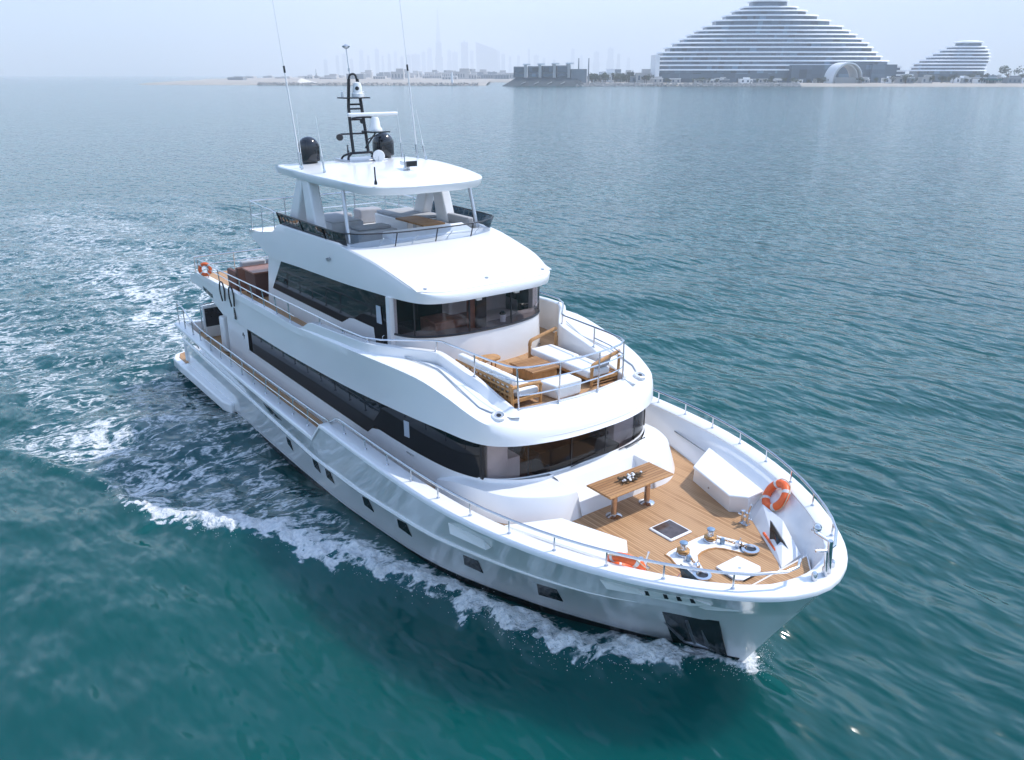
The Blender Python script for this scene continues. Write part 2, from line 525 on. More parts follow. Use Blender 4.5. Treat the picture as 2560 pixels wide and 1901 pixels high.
# windlass pad (white U), anchor hatch
pad = [(-1.47, -.62), (-1.47, .50), (-1.28, .62), (-.9, .80), (-.62, .86), (-.47, .76), (-.48, .58), (-.62, .46), (-1.02, .22), (-1.04, -.26), (-.60, -.56), (-.47, -.66), (-.46, -.82), (-.62, -.92), (-.9, -.88), (-1.3, -.74)]
wp = MB().prism(cr(pad, 3, True), 1.94, 1.965).build('windlass_pad', 'gel', yacht, smooth=30, bevel=.008)
rim = cr([(x * 1.0 + (.0), y * 1.0) for x, y in pad], 3, True)
MB().tube([(x, y, 1.95) for x, y in rim], .022, 6, True).build('rim', 'wood', wp)
hh = [(-.57, -.31), (-.57, .31), (-.08, .36), (.02, .24), (.02, -.24), (-.08, -.36)]
ah = MB().prism(hh, 1.94, 1.985).build('anchor_hatch', 'gel', yacht, bevel=.012)
MB().lathe([(.03, 0), (.03, .006)], (-.27, 0, 1.985), 14).build('latch', 'alu', ah)
MB().tube([(.035, .12, 1.975), (.035, -.26, 1.975)], .012, 6).tube([(-.12, -.39, 1.965), (-.5, -.36, 1.965)], .012, 6).build('gasket', 'black', ah)

def windlass(x, y, ang):
    c = Vector((x, y, 1.965))
    o = MB().lathe([(.13, 0), (.13, .03), (.10, .05), (.10, .06), (.065, .13), (.058, .16), (.062, .20), (.075, .235)], c, 24).build('windlass', 'steel', yacht)
    MB().lathe([(.072, .236), (.08, .245), (.078, .262), (.04, .275)], c, 24).build('cap', 'bluecap', o)
    MB().lathe([(.09, .055), (.125, .068), (.10, .088), (.125, .108), (.08, .12)], c, 24).build('gypsy', 'bronze', o)
    d = Vector((cos(ang), sin(ang), 0)); s = Vector((-d.y, d.x, 0))
    c2 = c + d * .24
    MB().lathe([(.045, 0), (.05, .09), (.03, .12)], c2, 16).build('brake_wheel', 'bluecap', o)
    # chain from gypsy to the hawse pipe
    mb = MB()
    for k in range(11):
        p = c + d * (.12 + .055 * k) + Vector((0, 0, .085 - .003 * k)) + s * .02
        a = d if k % 2 else d
        w = s if k % 2 else Vector((0, 0, 1))
        mb.tube([p + d * .035 * cos(t) + w * .02 * sin(t) for t in [2 * pi * q / 10 for q in range(10)]], .009, 5, True)
    mb.build('chain', 'bronze', o)
    h = c + d * .78
    MB().lathe([(.15, 0), (.17, .02), (.17, .045), (.11, .05), (.10, .02)], h, 28).build('hawse_ring', 'steel', o)
    MB().lathe([(.10, .018), (.098, .024)], h, 24).build('hawse_hole', 'black', o)
    mb = MB()
    e = c + d * .55
    mb.box(e.x - .05, e.x + .05, e.y - .05, e.y + .05, 1.965, 2.09)
    mb.tube([e + Vector((0, 0, .09)), e + Vector((.05, -.02, .24))], .014, 6)
    mb.build('chain_stopper', 'steel', o, bevel=.01)
windlass(-1.24, -.46, radians(-22))
windlass(-1.26, .34, radians(25))

# tinted deck hatch forward of the table (fixed in deck)
hatch = MB().prism([(-2.30, -.30), (-2.30, .31), (-1.69, .31), (-1.69, -.30)], 1.94, 1.985)
hatch = hatch.build('deck_hatch', 'gel', yacht, bevel=.02)
MB().box(-2.25, -1.74, -.25, .26, 1.985, 1.995).build('pane', mat('smoked_hatch_pane', (.075, .055, .05), rough=.08, var=.35, scale=7), hatch)

# lockers either side of foredeck
def locker(s):
    b = [(-3.22, s * 2.05), (-1.80, s * 1.57), (-1.52, s * 1.86), (-1.58, s * 2.30), (-3.6, s * 2.95)]
    t = [(-3.12, s * 1.90), (-1.76, s * 1.46), (-1.47, s * 1.72), (-1.46, s * 2.2), (-3.58, s * 2.97)]
    n = 5; vs = [(x, y, 1.93) for x, y in b] + [(x * .99 - .02, y + s * .04, 2.32) for x, y in t]
    o = MB().add(vs, [tuple(range(n)), tuple(range(n, 2 * n))] + [(i, (i + 1) % n, n + (i + 1) % n, n + i) for i in range(n)]).build('foredeck_locker', 'gel', yacht, bevel=.02)
    vs = [(x, y, 2.32) for x, y in t] + [(x, y, 2.39) for x, y in t]
    MB().add(vs, [tuple(range(n)), tuple(range(n, 2 * n))] + [(i, (i + 1) % n, n + (i + 1) % n, n + i) for i in range(n)]).build('lid', 'gel', o, bevel=.025, seg=3)
    MB().lathe([(.022, 0), (.022, .012)], (-2.55, s * 1.79, 2.12), 12, axis=(-.3, -s, 0)).build('lock', 'steel', o)
    return o
locker(1); locker(-1)
# handrails on inner bulwark
for s in (-1, 1):
    mb = MB().tube([(-4.9, s * 3.25, 2.25), (-4.0, s * 2.98, 2.28), (-2.6, s * 2.62, 2.3), (-1.75, s * 2.18, 2.3)], .017, 6)
    mb.build('grab_rail', 'steel', yacht)
MB().box(-2.36, -2.26, 2.78, 2.80, 2.22, 2.42).build('reflector_strip', mat('amber_strip', (.62, .36, .12), rough=.4), yacht)

# bollards by the bow bulwark
def bollard(x, y):
    mb = MB().box(x - .10, x + .10, y - .07, y + .07, 1.945, 1.965)
    for dx in (-.06, .06):
        mb.lathe([(.035, 0), (.032, .24), (.045, .25), (.045, .27)], (x + dx, y, 1.96), 14)
    mb.tube([(x - .17, y, 2.12), (x + .17, y, 2.12)], .02, 8)
    mb.tube([(x + .06, y, 2.2), (x + .10, y + .02, 2.42)], .022, 8)
    return mb.build('bollard', 'steel', yacht)
bollard(-1.28, 1.42); bollard(-1.28, -1.5)
# fairlead recesses in the bow bulwark (dark openings with a pale sill)
for s in (1, -1):
    fo = MB().add([(-1.25, s * 1.64, 1.95), (.17, s * .66, 1.95), (.20, s * 1.18, 2.06), (-.55, s * 1.62, 2.30), (-1.25, s * 1.92, 2.25), (-1.25, s * 2.0, 1.94), (.2, s * 1.3, 1.94)],
                  [(0, 1, 2, 3, 4), (1, 6, 2), (0, 4, 5), (6, 5, 4, 3, 2), (0, 5, 6, 1)]).build('fairlead_sill', 'gel', yacht, smooth=0)
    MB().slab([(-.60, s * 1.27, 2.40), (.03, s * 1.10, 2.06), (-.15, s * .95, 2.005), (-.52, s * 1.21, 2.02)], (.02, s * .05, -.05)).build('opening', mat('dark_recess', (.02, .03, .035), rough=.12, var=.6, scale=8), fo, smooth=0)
    MB().tube([(-.76, s * 1.345, 2.01), (-.5, s * 1.18, 2.01), (-.21, s * 1.0, 2.0)], .026, 8).build('fender_strip', 'orange', fo)
    MB().tube([(-.80, s * 1.42, 2.02), (-.62, s * 1.36, 2.09), (-.58, s * 1.29, 2.2)], .016, 6).build('roller', 'steel', fo)

# ---- bow rail on the cap
def cap_mid(x, s, dz=0.0, k=.5):
    i = np.interp(-x, [-p[0] for p in outer], range(len(outer)))
    a = lambda c, j: np.interp(i, range(len(c)), [q[j] for q in c])
    X = a(outer, 0) * (1 - k) + a(inn, 0) * k; Y = a(outer, 1) * (1 - k) + a(inn, 1) * k
    return (float(X), s * float(Y), float(np.interp(i, range(len(outz)), outz)) + dz)
for s in (-1, 1):
    xsn = [.75, -.16, -1.04, -1.97, -2.93, -3.92, -4.9, -5.87, -6.85, -7.85, -8.9]
    path = [(1.05, s * .22, 2.92), (1.16, s * .42, 2.91), (1.12, s * .68, 2.9)] + [cap_mid(x, s, .29) for x in np.linspace(.95, -8.9, 34)]
    path += [cap_mid(x, s, 2.6 + .27 - zc(x)) if x > -9.6 else (x, s * 3.66, 2.60 - .05 * min(1, (-9.6 - x))) for x in (-9.3, -9.8, -10.3, -11)]
    path += [(x, s * 3.66, 2.53) for x in (-13, -15, -17, -19.2)]
    posts = []
    for x in xsn:
        b = cap_mid(x, s); posts.append(((b[0], b[1], b[2] + .28), b))
    pb = cap_mid(1.3, s, 0, .5)
    for k in range(11):
        x = -10.17 - .95 * k
        if x > -19.3: posts.append(((x, s * 3.66, 2.53), (x, s * 3.70, 2.05)))
    mids = [[(x, s * 3.68, 2.31) for x in (-10.2, -14, -19.2)]]
    rail('bow_rail', yacht, path, posts, r=.026, rp=.017, mids=mids)
# bow roller pole and nav light pod
mb = MB().tube([(1.30, .28, 2.58), (1.30, .20, 3.25)], .045, 10)
mb.tube([(1.33, .15, 2.6), (1.32, .08, 3.1)], .03, 8).tube([(1.30, .24, 3.2), (1.05, .14, 3.32), (.95, .2, 3.3)], .03, 8)
pole = mb.build('bow_staff', 'steel', yacht)
MB().lathe([(.02, -.10), (.06, -.07), (.075, 0), (.06, .07), (.02, .10)], (1.02, .22, 3.36), 14, axis=(.6, -.8, .2)).build('searchlight', 'steel', pole)
for k in range(2):
    MB().lathe([(.05, 0), (.05, .12), (.03, .15)], (1.28, -.1 + .3 * k, 2.6), 12).build('chock', 'steel', pole)
MB().lathe([(.05, 0), (.05, .1), (.02, .13)], (1.22, .5, 2.6), 12).build('chock', 'steel', pole)

# ---- hull side details, starboard and port
def hull_panel(poly, off, thick, s, wedge=0.0):
    """poly: (x,z) corners on the hull side"""
    zm = [z for x, z in poly]
    a = [hull_at(x, z, s, off) for x, z in poly]
    b = [hull_at(x, z, s, off + thick + wedge * (max(zm) - z) / (max(zm) - min(zm))) for x, z in poly]
    n = len(a)
    return MB().add(a + b, [tuple(range(n))[::-1], tuple(range(n, 2 * n))] + [(i, (i + 1) % n, n + (i + 1) % n, n + i) for i in range(n)])
PORTS = []
PORTS = [[(-12.98, 1.05), (-12.72, 1.03), (-12.74, .68), (-13.03, .80)], [(-11.2, 1.08), (-10.87, 1.12), (-10.92, .73), (-11.26, .78)],
         [(-10.43, 1.07), (-10.12, 1.11), (-10.12, .74), (-10.51, .77)], [(-8.43, 1.12), (-8.11, 1.19), (-8.15, .78), (-8.56, .80)],
         [(-6.87, 1.20), (-6.47, 1.28), (-6.60, .80), (-7.05, .86)], [(-4.68, 1.25), (-4.30, 1.27), (-4.53, .74), (-4.97, .79)],
         [(-2.95, 1.26), (-2.54, 1.3), (-2.76, .74), (-3.28, .70)]]
for s in (-1, 1):
    for q in PORTS:
        o = hull_panel(q, .004, .010, s).build('portlight', 'glass', hull, smooth=0)
        cx = sum(p[0] for p in q) / 4; cz = sum(p[1] for p in q) / 4
        big = [(cx + (x - cx) * 1.25 - .06, cz + (z - cz) * 1.22) for x, z in q]
        hull_panel(big, .001, .004, s).build('portlight_rebate', mat('rebate_gelcoat', (.66, .67, .69), rough=.25, coat=.5), hull, smooth=0)
    hull_panel([(-13.98, 1.78), (-13.5, 1.80), (-12.7, 1.66), (-13.6, 1.58)], .004, .012, s).build('side_vent', 'glass', hull, smooth=0)
    hull_panel([(-20.65, 1.96), (-20.25, 1.98), (-20.2, 1.75), (-20.7, 1.74)], .004, .012, s).build('side_vent', 'glass', hull, smooth=0)
    v = hull_panel([(-4.5, 2.25), (-3.56, 2.24), (-3.46, 2.08), (-4.38, 2.07)], .002, .006, s, .14).build('slash_vent', 'plast', hull, smooth=0, bevel=.012)
    hull_panel([(-1.22, 2.29), (-.66, 2.27), (-.56, 2.15), (-1.10, 2.13)], .002, .006, s, .14).build('slash_vent', 'plast', hull, smooth=0, bevel=.012)
    hull_panel([(-.60, 2.26), (.10, 2.24), (.30, 2.12), (.02, 2.04), (-.62, 2.09)], .002, .006, s, .12).build('slash_vent', 'plast', hull, smooth=0, bevel=.01)
    for xx in (-.56, -.30, -.12, .06):
        hull_panel([(xx, 2.24), (xx + .05, 2.24), (xx + .05, 2.13), (xx, 2.13)], .012, .006, s, .07).build('fairlead_slot', 'black', hull, smooth=0)
    ap = hull_panel([(-.72, 1.42), (.06, 1.40), (-.20, .02), (-1.12, .02)], .004, .008, s).build('anchor_pocket', mat('pocket_steel', (.02, .03, .035), rough=.12, metal=.3, var=.5, scale=5), hull, smooth=0)
    # anchor: shank, crown and two flukes lying on the pocket
    A0 = Vector(hull_at(-.42, 1.26, s, .05)); A1 = Vector(hull_at(-.60, .42, s, .07))
    fl = lambda x, z: Vector(hull_at(x, z, s, .06))
    mb = MB().tube([A0, A1], [.028, .045], 8)
    mb.tube([fl(-.85, .50), fl(-.80, .36), A1, fl(-.42, .36), fl(-.34, .50)], [.012, .04, .06, .04, .012], 8)
    mb.tube([fl(-.86, 1.0), fl(-.80, .5)], [.01, .06], 6).tube([fl(-.30, 1.0), fl(-.38, .5)], [.01, .06], 6)
    mb.build('anchor', mat('anchor_steel', (.22, .24, .27), rough=.35, metal=.8, var=.3), hull)
# swim platform with side sponsons
pl = [(-17.8, 3.42), (-17.75, 3.62), (-18.1, 3.72), (-23.6, 3.72), (-24.2, 3.55), (-24.45, 3.0), (-24.45, 0)]
full = pl + [(x, -y) for x, y in pl[:-1]][::-1]
inner_cut = [(x, y) for x, y in full]
sp = MB()
for s in (-1, 1):
    sp.prism([(-17.8, s * 3.38), (-17.72, s * 3.58), (-18.2, s * 3.70), (-22.8, s * 3.72), (-22.8, s * 3.36)], .12, .47)
sp.prism([(-22.8, 3.72), (-23.7, 3.70), (-24.2, 3.5), (-24.45, 3.0), (-24.45, -3.0), (-24.2, -3.5), (-23.7, -3.70), (-22.8, -3.72)], .12, .47)
sp = sp.build('swim_platform', 'gel', yacht, bevel=.06, seg=3)
MB().prism([(-22.8, 3.5), (-23.6, 3.5), (-24.05, 3.35), (-24.3, 2.9), (-24.3, -2.9), (-24.05, -3.35), (-23.6, -3.5), (-22.8, -3.5)], .465, .49).build('teak_sole', 'teak', sp, smooth=0)

# ================================================================== MAIN DECKHOUSE
HW = [(-4.46, 0), (-4.47, .5), (-4.51, 1.0), (-4.62, 1.5), (-4.80, 1.95), (-5.08, 2.30), (-5.5, 2.52), (-6.1, 2.68), (-7.0, 2.78), (-8.2, 2.83), (-10, 2.85), (-13, 2.85), (-17.5, 2.85), (-19.4, 2.85)]
def resamp(half, n=5): return cr(half, n)
HWs = resamp(HW)
def zwb(x): return interp([(-19.5, 2.25), (-9.42, 2.25), (-9.05, 2.52), (0, 2.55)], x)
def zwt(x): return interp([(-19.5, 3.05), (-17.2, 3.1), (-13.6, 3.15), (-10, 3.24), (-6.2, 3.44), (-4, 3.42)], x)
# lower wall, slightly battered
mb = MB()
for s in (-1, 1):
    mb.loft([[(x + (.0), s * y * 1.005, zdeck(x) - .02), (x, s * y, zwb(x) - .3), (x, s * y, zwb(x))] for x, y in HWs if x > -19.41])
    mb.loft([[(x, s * y, zwb(x)), (x, s * y, zwt(x) + .05)] for x, y in HWs if x < -17.4])
    mb.loft([[(-19.4, s * 2.85, 1.58), (-19.4, s * 2.85, 3.1)], [(-19.2, s * 2.2, 1.58), (-19.2, s * 2.2, 3.1)], [(-19.1, 0, 1.58), (-19.1, 0, 3.1)]])
house = mb.build('deckhouse', 'gel', yacht, smooth=45)
# aft doors in black glass
MB().box(-19.34, -19.26, -1.6, 1.6, 1.65, 3.0).build('aft_door', 'glass', house)
# dark side windows (opaque from outside) and see-through front panes
def band(pts, z0, z1, th=.03, s=1):
    rows = []
    for i, (x, y) in enumerate(pts):
        a = pts[max(0, i - 1)]; b = pts[min(len(pts) - 1, i + 1)]
        tx, ty = b[0] - a[0], b[1] - a[1]; l = sqrt(tx * tx + ty * ty) + 1e-9
        nx, ny = ty / l, -tx / l
        if nx * (x + 12) + ny * y < 0: nx, ny = -nx, -ny
        if abs(y) < 1e-6 : nx, ny = 1, 0
        X, Y = x - nx * th, y - ny * th
        a0, a1 = (z0(x) if callable(z0) else z0), (z1(x) if callable(z1) else z1)
        rows.append([(x, s * y, a0), (x, s * y, a1), (X, s * Y, a1), (X, s * Y, a0)])
    return MB().loft(rows, closed=True, caps=True)
dense = cr(HW, 10)
def seg(pts, x0, x1): return [p for p in pts if x1 <= p[0] <= x0]
for s in (-1, 1):
    w = [p for p in dense if -17.45 <= p[0] <= -5.15]
    pts = []
    for x in sorted(set([p[0] for p in w] + [-9.05, -9.42]), reverse=True):
        pts.append((x, interp([(q[0], q[1]) for q in dense[::-1]], x) + .004))
    # slanted aft end
    def z0(x): return zwb(x) + .005 if x > -17.3 else zwb(x) + .005 + (-17.3 - x) * 2.4
    o = band(pts, z0, lambda x: zwt(x) + .03, .02, s).build('side_window', 'glass', house, smooth=60)
    # door pane and mullions in the band
    yy = lambda x: interp([(q[0], q[1]) for q in dense[::-1]], x) + .007
    MB().slab([(-7.62, s * yy(-7.62), 2.78), (-7.62, s * yy(-7.62), 3.17), (-7.40, s * yy(-7.4), 3.19), (-7.40, s * yy(-7.4), 2.80)], (0, s * .006, 0)).build('door_pane', mat('pale_door_pane', (.42, .46, .52), rough=.1), o, smooth=0)
    MB().box(-7.55, -7.25, min(s * 2.80, s * 2.83), max(s * 2.80, s * 2.83), 2.40, 2.425).build('door_handle', 'steel', house)
front = [p for p in dense if p[0] > -5.16]
fr_path = mir(front)
# split the front into five panes with mullions
ys = [p[1] for p in fr_path]
def split(path, cuts):
    out = []; cur = []
    for p in path:
        cur.append(p)
        if any(abs(p[1] - c) < .06 for c in cuts) and len(cur) > 2:
            out.append(cur); cur = [p]
    if len(cur) > 1: out.append(cur)
    return out
for seg_ in split(fr_path, [1.55, .5, -.5, -1.55]):
    band(seg_, 2.56, lambda x: zwt(x) + .03, .012).build('front_window', 'tint', house, smooth=60)
for yv in (1.55, .5, -.5, -1.55):
    x = interp([(p[1], p[0]) for p in front], abs(yv))
    MB().box(x - .03, x + .004, yv - .012, yv + .012, 2.55, 3.45).build('mullion', 'black', house)
mb = MB().tube([(x + .012, y, 2.56) for x, y in fr_path], .02, 6)
mb.build('window_sill', 'gel', house)
for s in (-1, 1):
    MB().box(-5.2, -5.12, min(s * 2.30, s * 2.40), max(s * 2.30, s * 2.40), 2.55, 3.45).build('corner_post', 'dark', house)
# washers on the sill
for yv in (-1.5, -1.15, 1.75, 1.95):
    x = interp([(p[1], p[0]) for p in front], abs(yv))
    MB().lathe([(.022, 0), (.022, .02)], (x + .12, yv, 2.50), 10).build('washer_nozzle', 'black', house)
for yv in (-.55, .9):
    x = interp([(p[1], p[0]) for p in front], abs(yv)) + .03
    MB().tube([(x + .02, yv, 2.58), (x + .03, yv + .35, 2.62), (x + .03, yv + .8, 2.66)], .012, 6).build('wiper', 'black', house)
# interior seen through the front panes
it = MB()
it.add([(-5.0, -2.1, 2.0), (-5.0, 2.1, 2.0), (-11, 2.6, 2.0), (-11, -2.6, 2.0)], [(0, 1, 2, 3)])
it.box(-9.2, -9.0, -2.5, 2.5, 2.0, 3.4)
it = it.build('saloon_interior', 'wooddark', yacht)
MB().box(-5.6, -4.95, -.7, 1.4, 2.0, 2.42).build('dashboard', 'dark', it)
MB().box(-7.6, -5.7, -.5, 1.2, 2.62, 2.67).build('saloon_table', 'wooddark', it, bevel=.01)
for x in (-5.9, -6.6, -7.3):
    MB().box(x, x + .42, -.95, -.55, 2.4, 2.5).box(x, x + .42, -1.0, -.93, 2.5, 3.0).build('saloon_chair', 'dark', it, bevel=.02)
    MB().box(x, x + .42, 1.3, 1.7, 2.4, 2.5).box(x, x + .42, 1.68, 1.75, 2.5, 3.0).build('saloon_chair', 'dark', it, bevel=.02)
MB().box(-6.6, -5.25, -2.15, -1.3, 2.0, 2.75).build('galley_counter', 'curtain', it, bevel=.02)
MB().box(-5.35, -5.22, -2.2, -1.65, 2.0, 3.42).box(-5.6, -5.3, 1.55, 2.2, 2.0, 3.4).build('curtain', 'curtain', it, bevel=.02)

# coachroof: ledge under the front windows with a moulded bench cut into it
half = [(-3.58, 1.10), (-3.64, 1.45), (-3.86, 1.85), (-4.22, 2.3), (-4.62, 2.58), (-5.3, 2.76), (-6.3, 2.84), (-6.3, 2.5), (-5.2, 2.2), (-4.6, 1.0)]
poly = half[::-1][2:] if False else half
for s in (-1, 1):
    cs = MB()
    top = cr([(-3.60, 1.08), (-3.66, 1.42), (-3.88, 1.85), (-4.24, 2.28), (-4.66, 2.52), (-5.3, 2.70), (-6.3, 2.80)], 4)
    bot = cr([(-3.47, 1.04), (-3.50, 1.55), (-3.74, 2.02), (-4.16, 2.44), (-4.62, 2.66), (-5.3, 2.82), (-6.3, 2.86)], 4)
    inn_ = cr([(-4.36, 1.08), (-4.38, 1.3), (-4.55, 1.75), (-4.86, 2.16), (-5.2, 2.4), (-5.7, 2.58), (-6.3, 2.7)], 4)
    rows = []
    for t, b, n_ in zip(top, bot, inn_):
        zt = interp([(-6.3, 2.2), (-5.6, 2.40), (-5.0, 2.47), (-4, 2.49)], t[0])
        rows.append([(b[0], s * b[1], 1.93), (t[0] * .9 + b[0] * .1, s * (t[1] * .9 + b[1] * .1), zt - .03), (t[0], s * t[1], zt), (n_[0], s * n_[1], zt + .015), (n_[0] - .02, s * n_[1], zt + .09)])
    cs.loft(rows)
    # bench cheek
    cs.add([(-3.47, s * 1.04, 1.93), (-3.60, s * 1.08, 2.49), (-4.36, s * 1.08, 2.505), (-4.40, s * 1.04, 1.93)], [(0, 1, 2, 3)])
    coach = cs.build('coachroof', 'gel', yacht, smooth=35)
bn = MB()
bn.loft([[(x, y, z) for y in (-1.10, 1.10)] for x, z in ((-3.50, 1.93), (-3.58, 2.20), (-3.62, 2.235), (-3.98, 2.22), (-4.02, 2.235), (-4.16, 2.50), (-4.22, 2.53), (-4.50, 2.56))])
bn = bn.build('bench', 'gel', coach, smooth=35)
for s in (-1, 1):
    MB().lathe([(.03, 0), (.035, .012)], (-3.56, s * 1.35, 2.1), 12, axis=(1, s * .3, .1)).build('courtesy_light', 'black', coach)

# ================================================================== UPPER DECK BODY
L0 = [(-4.18, 0, 3.40), (-4.20, .6, 3.40), (-4.27, 1.1, 3.40), (-4.41, 1.6, 3.40), (-4.62, 2.05, 3.40), (-4.92, 2.40, 3.41), (-5.35, 2.62, 3.43), (-6.0, 2.76, 3.45), (-7.0, 2.86, 3.41), (-8.5, 2.93, 3.33), (-10, 2.97, 3.25), (-11.6, 3.0, 3.2), (-12.4, 3.0, 3.17)]
L1 = [(-4.26, 0, 3.64), (-4.28, .6, 3.64), (-4.36, 1.1, 3.65), (-4.50, 1.6, 3.68), (-4.68, 2.03, 3.74), (-4.98, 2.44, 3.90), (-5.4, 2.60, 4.05), (-6.0, 2.70, 4.22), (-7.0, 2.84, 4.39), (-8.5, 3.12, 4.48), (-10, 3.16, 4.40), (-11.6, 3.15, 4.29), (-12.4, 3.13, 4.23)]
L2 = [(-4.86, 0, 3.94), (-4.88, .5, 3.94), (-4.92, .95, 3.945), (-4.98, 1.32, 3.95), (-5.03, 1.58, 3.94), (-5.08, 1.74, 3.94), (-5.5, 1.78, 3.99), (-6.2, 1.82, 4.13), (-7.3, 1.90, 4.33), (-8.4, 2.52, 4.45), (-9.4, 2.98, 4.50), (-11.6, 3.05, 4.38), (-12.4, 3.06, 4.26)]
n4 = 4
L0, L1, L2 = cr(L0, n4), cr(L1, n4), cr(L2, n4)
mb = MB()
for s in (-1, 1):
    rows = []
    for i, (a, b, c) in enumerate(zip(L0, L1, L2)):
        f = 1.0 if b[0] > -4.75 else max(0, 1 - (-4.75 - b[0]) / 1.2)   # rounder at the nose
        up = lerp(a, b, .82 - .25 * f); dn = lerp(b, c, .10 + .22 * f)
        q = lerp(lerp(up, dn, .5), b, .62)
        b2 = lerp(b, q, .0 + 1.0 * f * .8 + .25)
        lip = (a[0] + .03, a[1] * .992, a[2] + .02)
        r = [(a[0] - .05, a[1] * .97, a[2] - .01), a, lip if i < 12 else a, lerp(a, b, .3), up, b2, dn, lerp(b, c, .6), c]
        rows.append([(p[0], s * p[1], p[2]) for p in r])
    mb.loft(rows)
    # aft side from the step to the stern overhang
    A_ = [(-12.4, 3.0, 3.17), (-14, 3.0, 3.12), (-17.2, 3.0, 3.09), (-19.3, 3.0, 3.06), (-19.9, 3.02, 3.28), (-20.6, 3.03, 3.5), (-22.3, 3.03, 3.62), (-22.55, 3.0, 3.72)]
    B_ = [(-12.4, 3.10, 4.19), (-14, 3.10, 4.19), (-17.2, 3.10, 4.17), (-19.3, 3.10, 4.14), (-19.9, 3.10, 4.13), (-20.6, 3.10, 4.12), (-21.4, 3.08, 4.10), (-22.3, 3.04, 3.84)]
    mb.loft([[(a[0], s * (a[1] - .06), a[2]), (a[0], s * a[1], a[2]), *[(lerp(a, b, t)[0], s * lerp(a, b, t)[1], lerp(a, b, t)[2]) for t in (.1, .5, .9)], (b[0], s * b[1], b[2])] for a, b in zip(A_, B_)])
    mb.add([(-12.4, s * 3.0, 3.17), (-12.4, s * 3.13, 4.23), (-12.4, s * 3.06, 4.26), (-12.4, s * 2.9, 4.2), (-12.4, s * 2.9, 3.17)], [(0, 1, 2, 3, 4)])
mb.add([(-22.3, 3.04, 3.84), (-22.55, 3.0, 3.72), (-22.55, -3.0, 3.72), (-22.3, -3.04, 3.84)], [(0, 1, 2, 3)])
body = mb.build('upper_deck_moulding', 'gel', yacht, smooth=48)
# soffit below the overhang
mb = MB()
hl = [(p[0] - .03, max(0, p[1] - .03)) for p in L0] + [(-14, 2.97), (-19.3, 2.97)]
mb.prism(mir(hl), lambda x, y: zwt(x) + .035, lambda x, y: 3.52)
mb.box(-22.5, -19.3, -3.0, 3.0, 3.56, 3.66)
mb.build('soffit', 'gel', body)
# teak on the upper deck
hl = [(-4.87, 0), (-4.90, .5), (-4.94, .95), (-5.0, 1.30), (-5.06, 1.5), (-5.4, 1.62), (-7.4, 1.72), (-7.75, 1.9), (-8.5, 2.6), (-9.2, 2.88), (-12, 2.95), (-22.2, 2.95)]
MB().prism(mir(hl), 3.70, 3.84).build('upper_deck', 'teak', yacht, smooth=0)
# forward coaming (low lip with sloping shoulders), then the bulwark with its step
CO = [(-5.02, 1.56, 3.965), (-5.10, 1.66, 4.02), (-5.6, 1.69, 4.15), (-6.31, 1.74, 4.37), (-7.1, 1.78, 4.52), (-7.55, 1.82, 4.60), (-7.75, 1.93, 4.62), (-8.2, 2.32, 4.65), (-8.6, 2.66, 4.68), (-8.95, 2.88, 4.70), (-9.6, 2.96, 4.68), (-11.0, 3.0, 4.60), (-11.75, 3.0, 4.55), (-12.0, 3.0, 4.48), (-12.5, 3.0, 4.22), (-12.8, 3.0, 4.19), (-15, 3.0, 4.19), (-19.3, 3.0, 4.15), (-21.4, 2.98, 4.11)]
COs = cr(CO[:11], 3)[:-1] + CO[10:]
for s in (-1, 1):
    p = [(x, s * y, z) for x, y, z in COs]
    P = [np.array(q) for q in p]; rows = []
    for i, q in enumerate(P):
        a = P[max(0, i - 1)]; b = P[min(len(P) - 1, i + 1)]; t = (b - a)[:2]; t /= np.linalg.norm(t) + 1e-9
        nrm = np.array([-t[1], t[0]]) * (-s)          # outward
        th = interp([(-8, .10), (-6.5, .10), (-6.0, .025), (-5, .02)], q[0]) if q[0] > -8 else .10
        kb = interp([(-7.7, .012), (-6.5, .05), (-5.9, .22), (-5.2, .24)], q[0]) if q[0] > -7.7 else .012
        o_, i_ = q[:2] + nrm * th, q[:2] - nrm * .08
        zb = 3.78
        zo = min(q[2] - .04, 3.90 if q[0] > -5.2 else interp([(-12.8, 4.0), (-9.5, 4.30), (-8.3, 4.30), (-7.3, 4.18), (-5.2, 3.86)], q[0]))
        rows.append([(i_[0], i_[1], zb), (i_[0], i_[1], q[2] - .02), (i_[0] + nrm[0] * .02, i_[1] + nrm[1] * .02, q[2]), (o_[0] - nrm[0] * .012, o_[1] - nrm[1] * .012, q[2]), (o_[0], o_[1], q[2] - .012), (o_[0] + nrm[0] * kb, o_[1] + nrm[1] * kb, zo)])
    MB().loft(rows, caps=True).build('upper_bulwark', 'gel', yacht, smooth=30)
mb = MB()
lip = mir([(-4.86, 0), (-4.885, .5), (-4.93, .95), (-4.99, 1.3), (-5.05, 1.55)])
mb.loft([[(x + .02, y, 3.93), (x + .02, y, 3.965), (x - .05, y, 3.965), (x - .05, y, 3.8)] for x, y in lip])
mb.build('terrace_lip', 'gel', yacht)
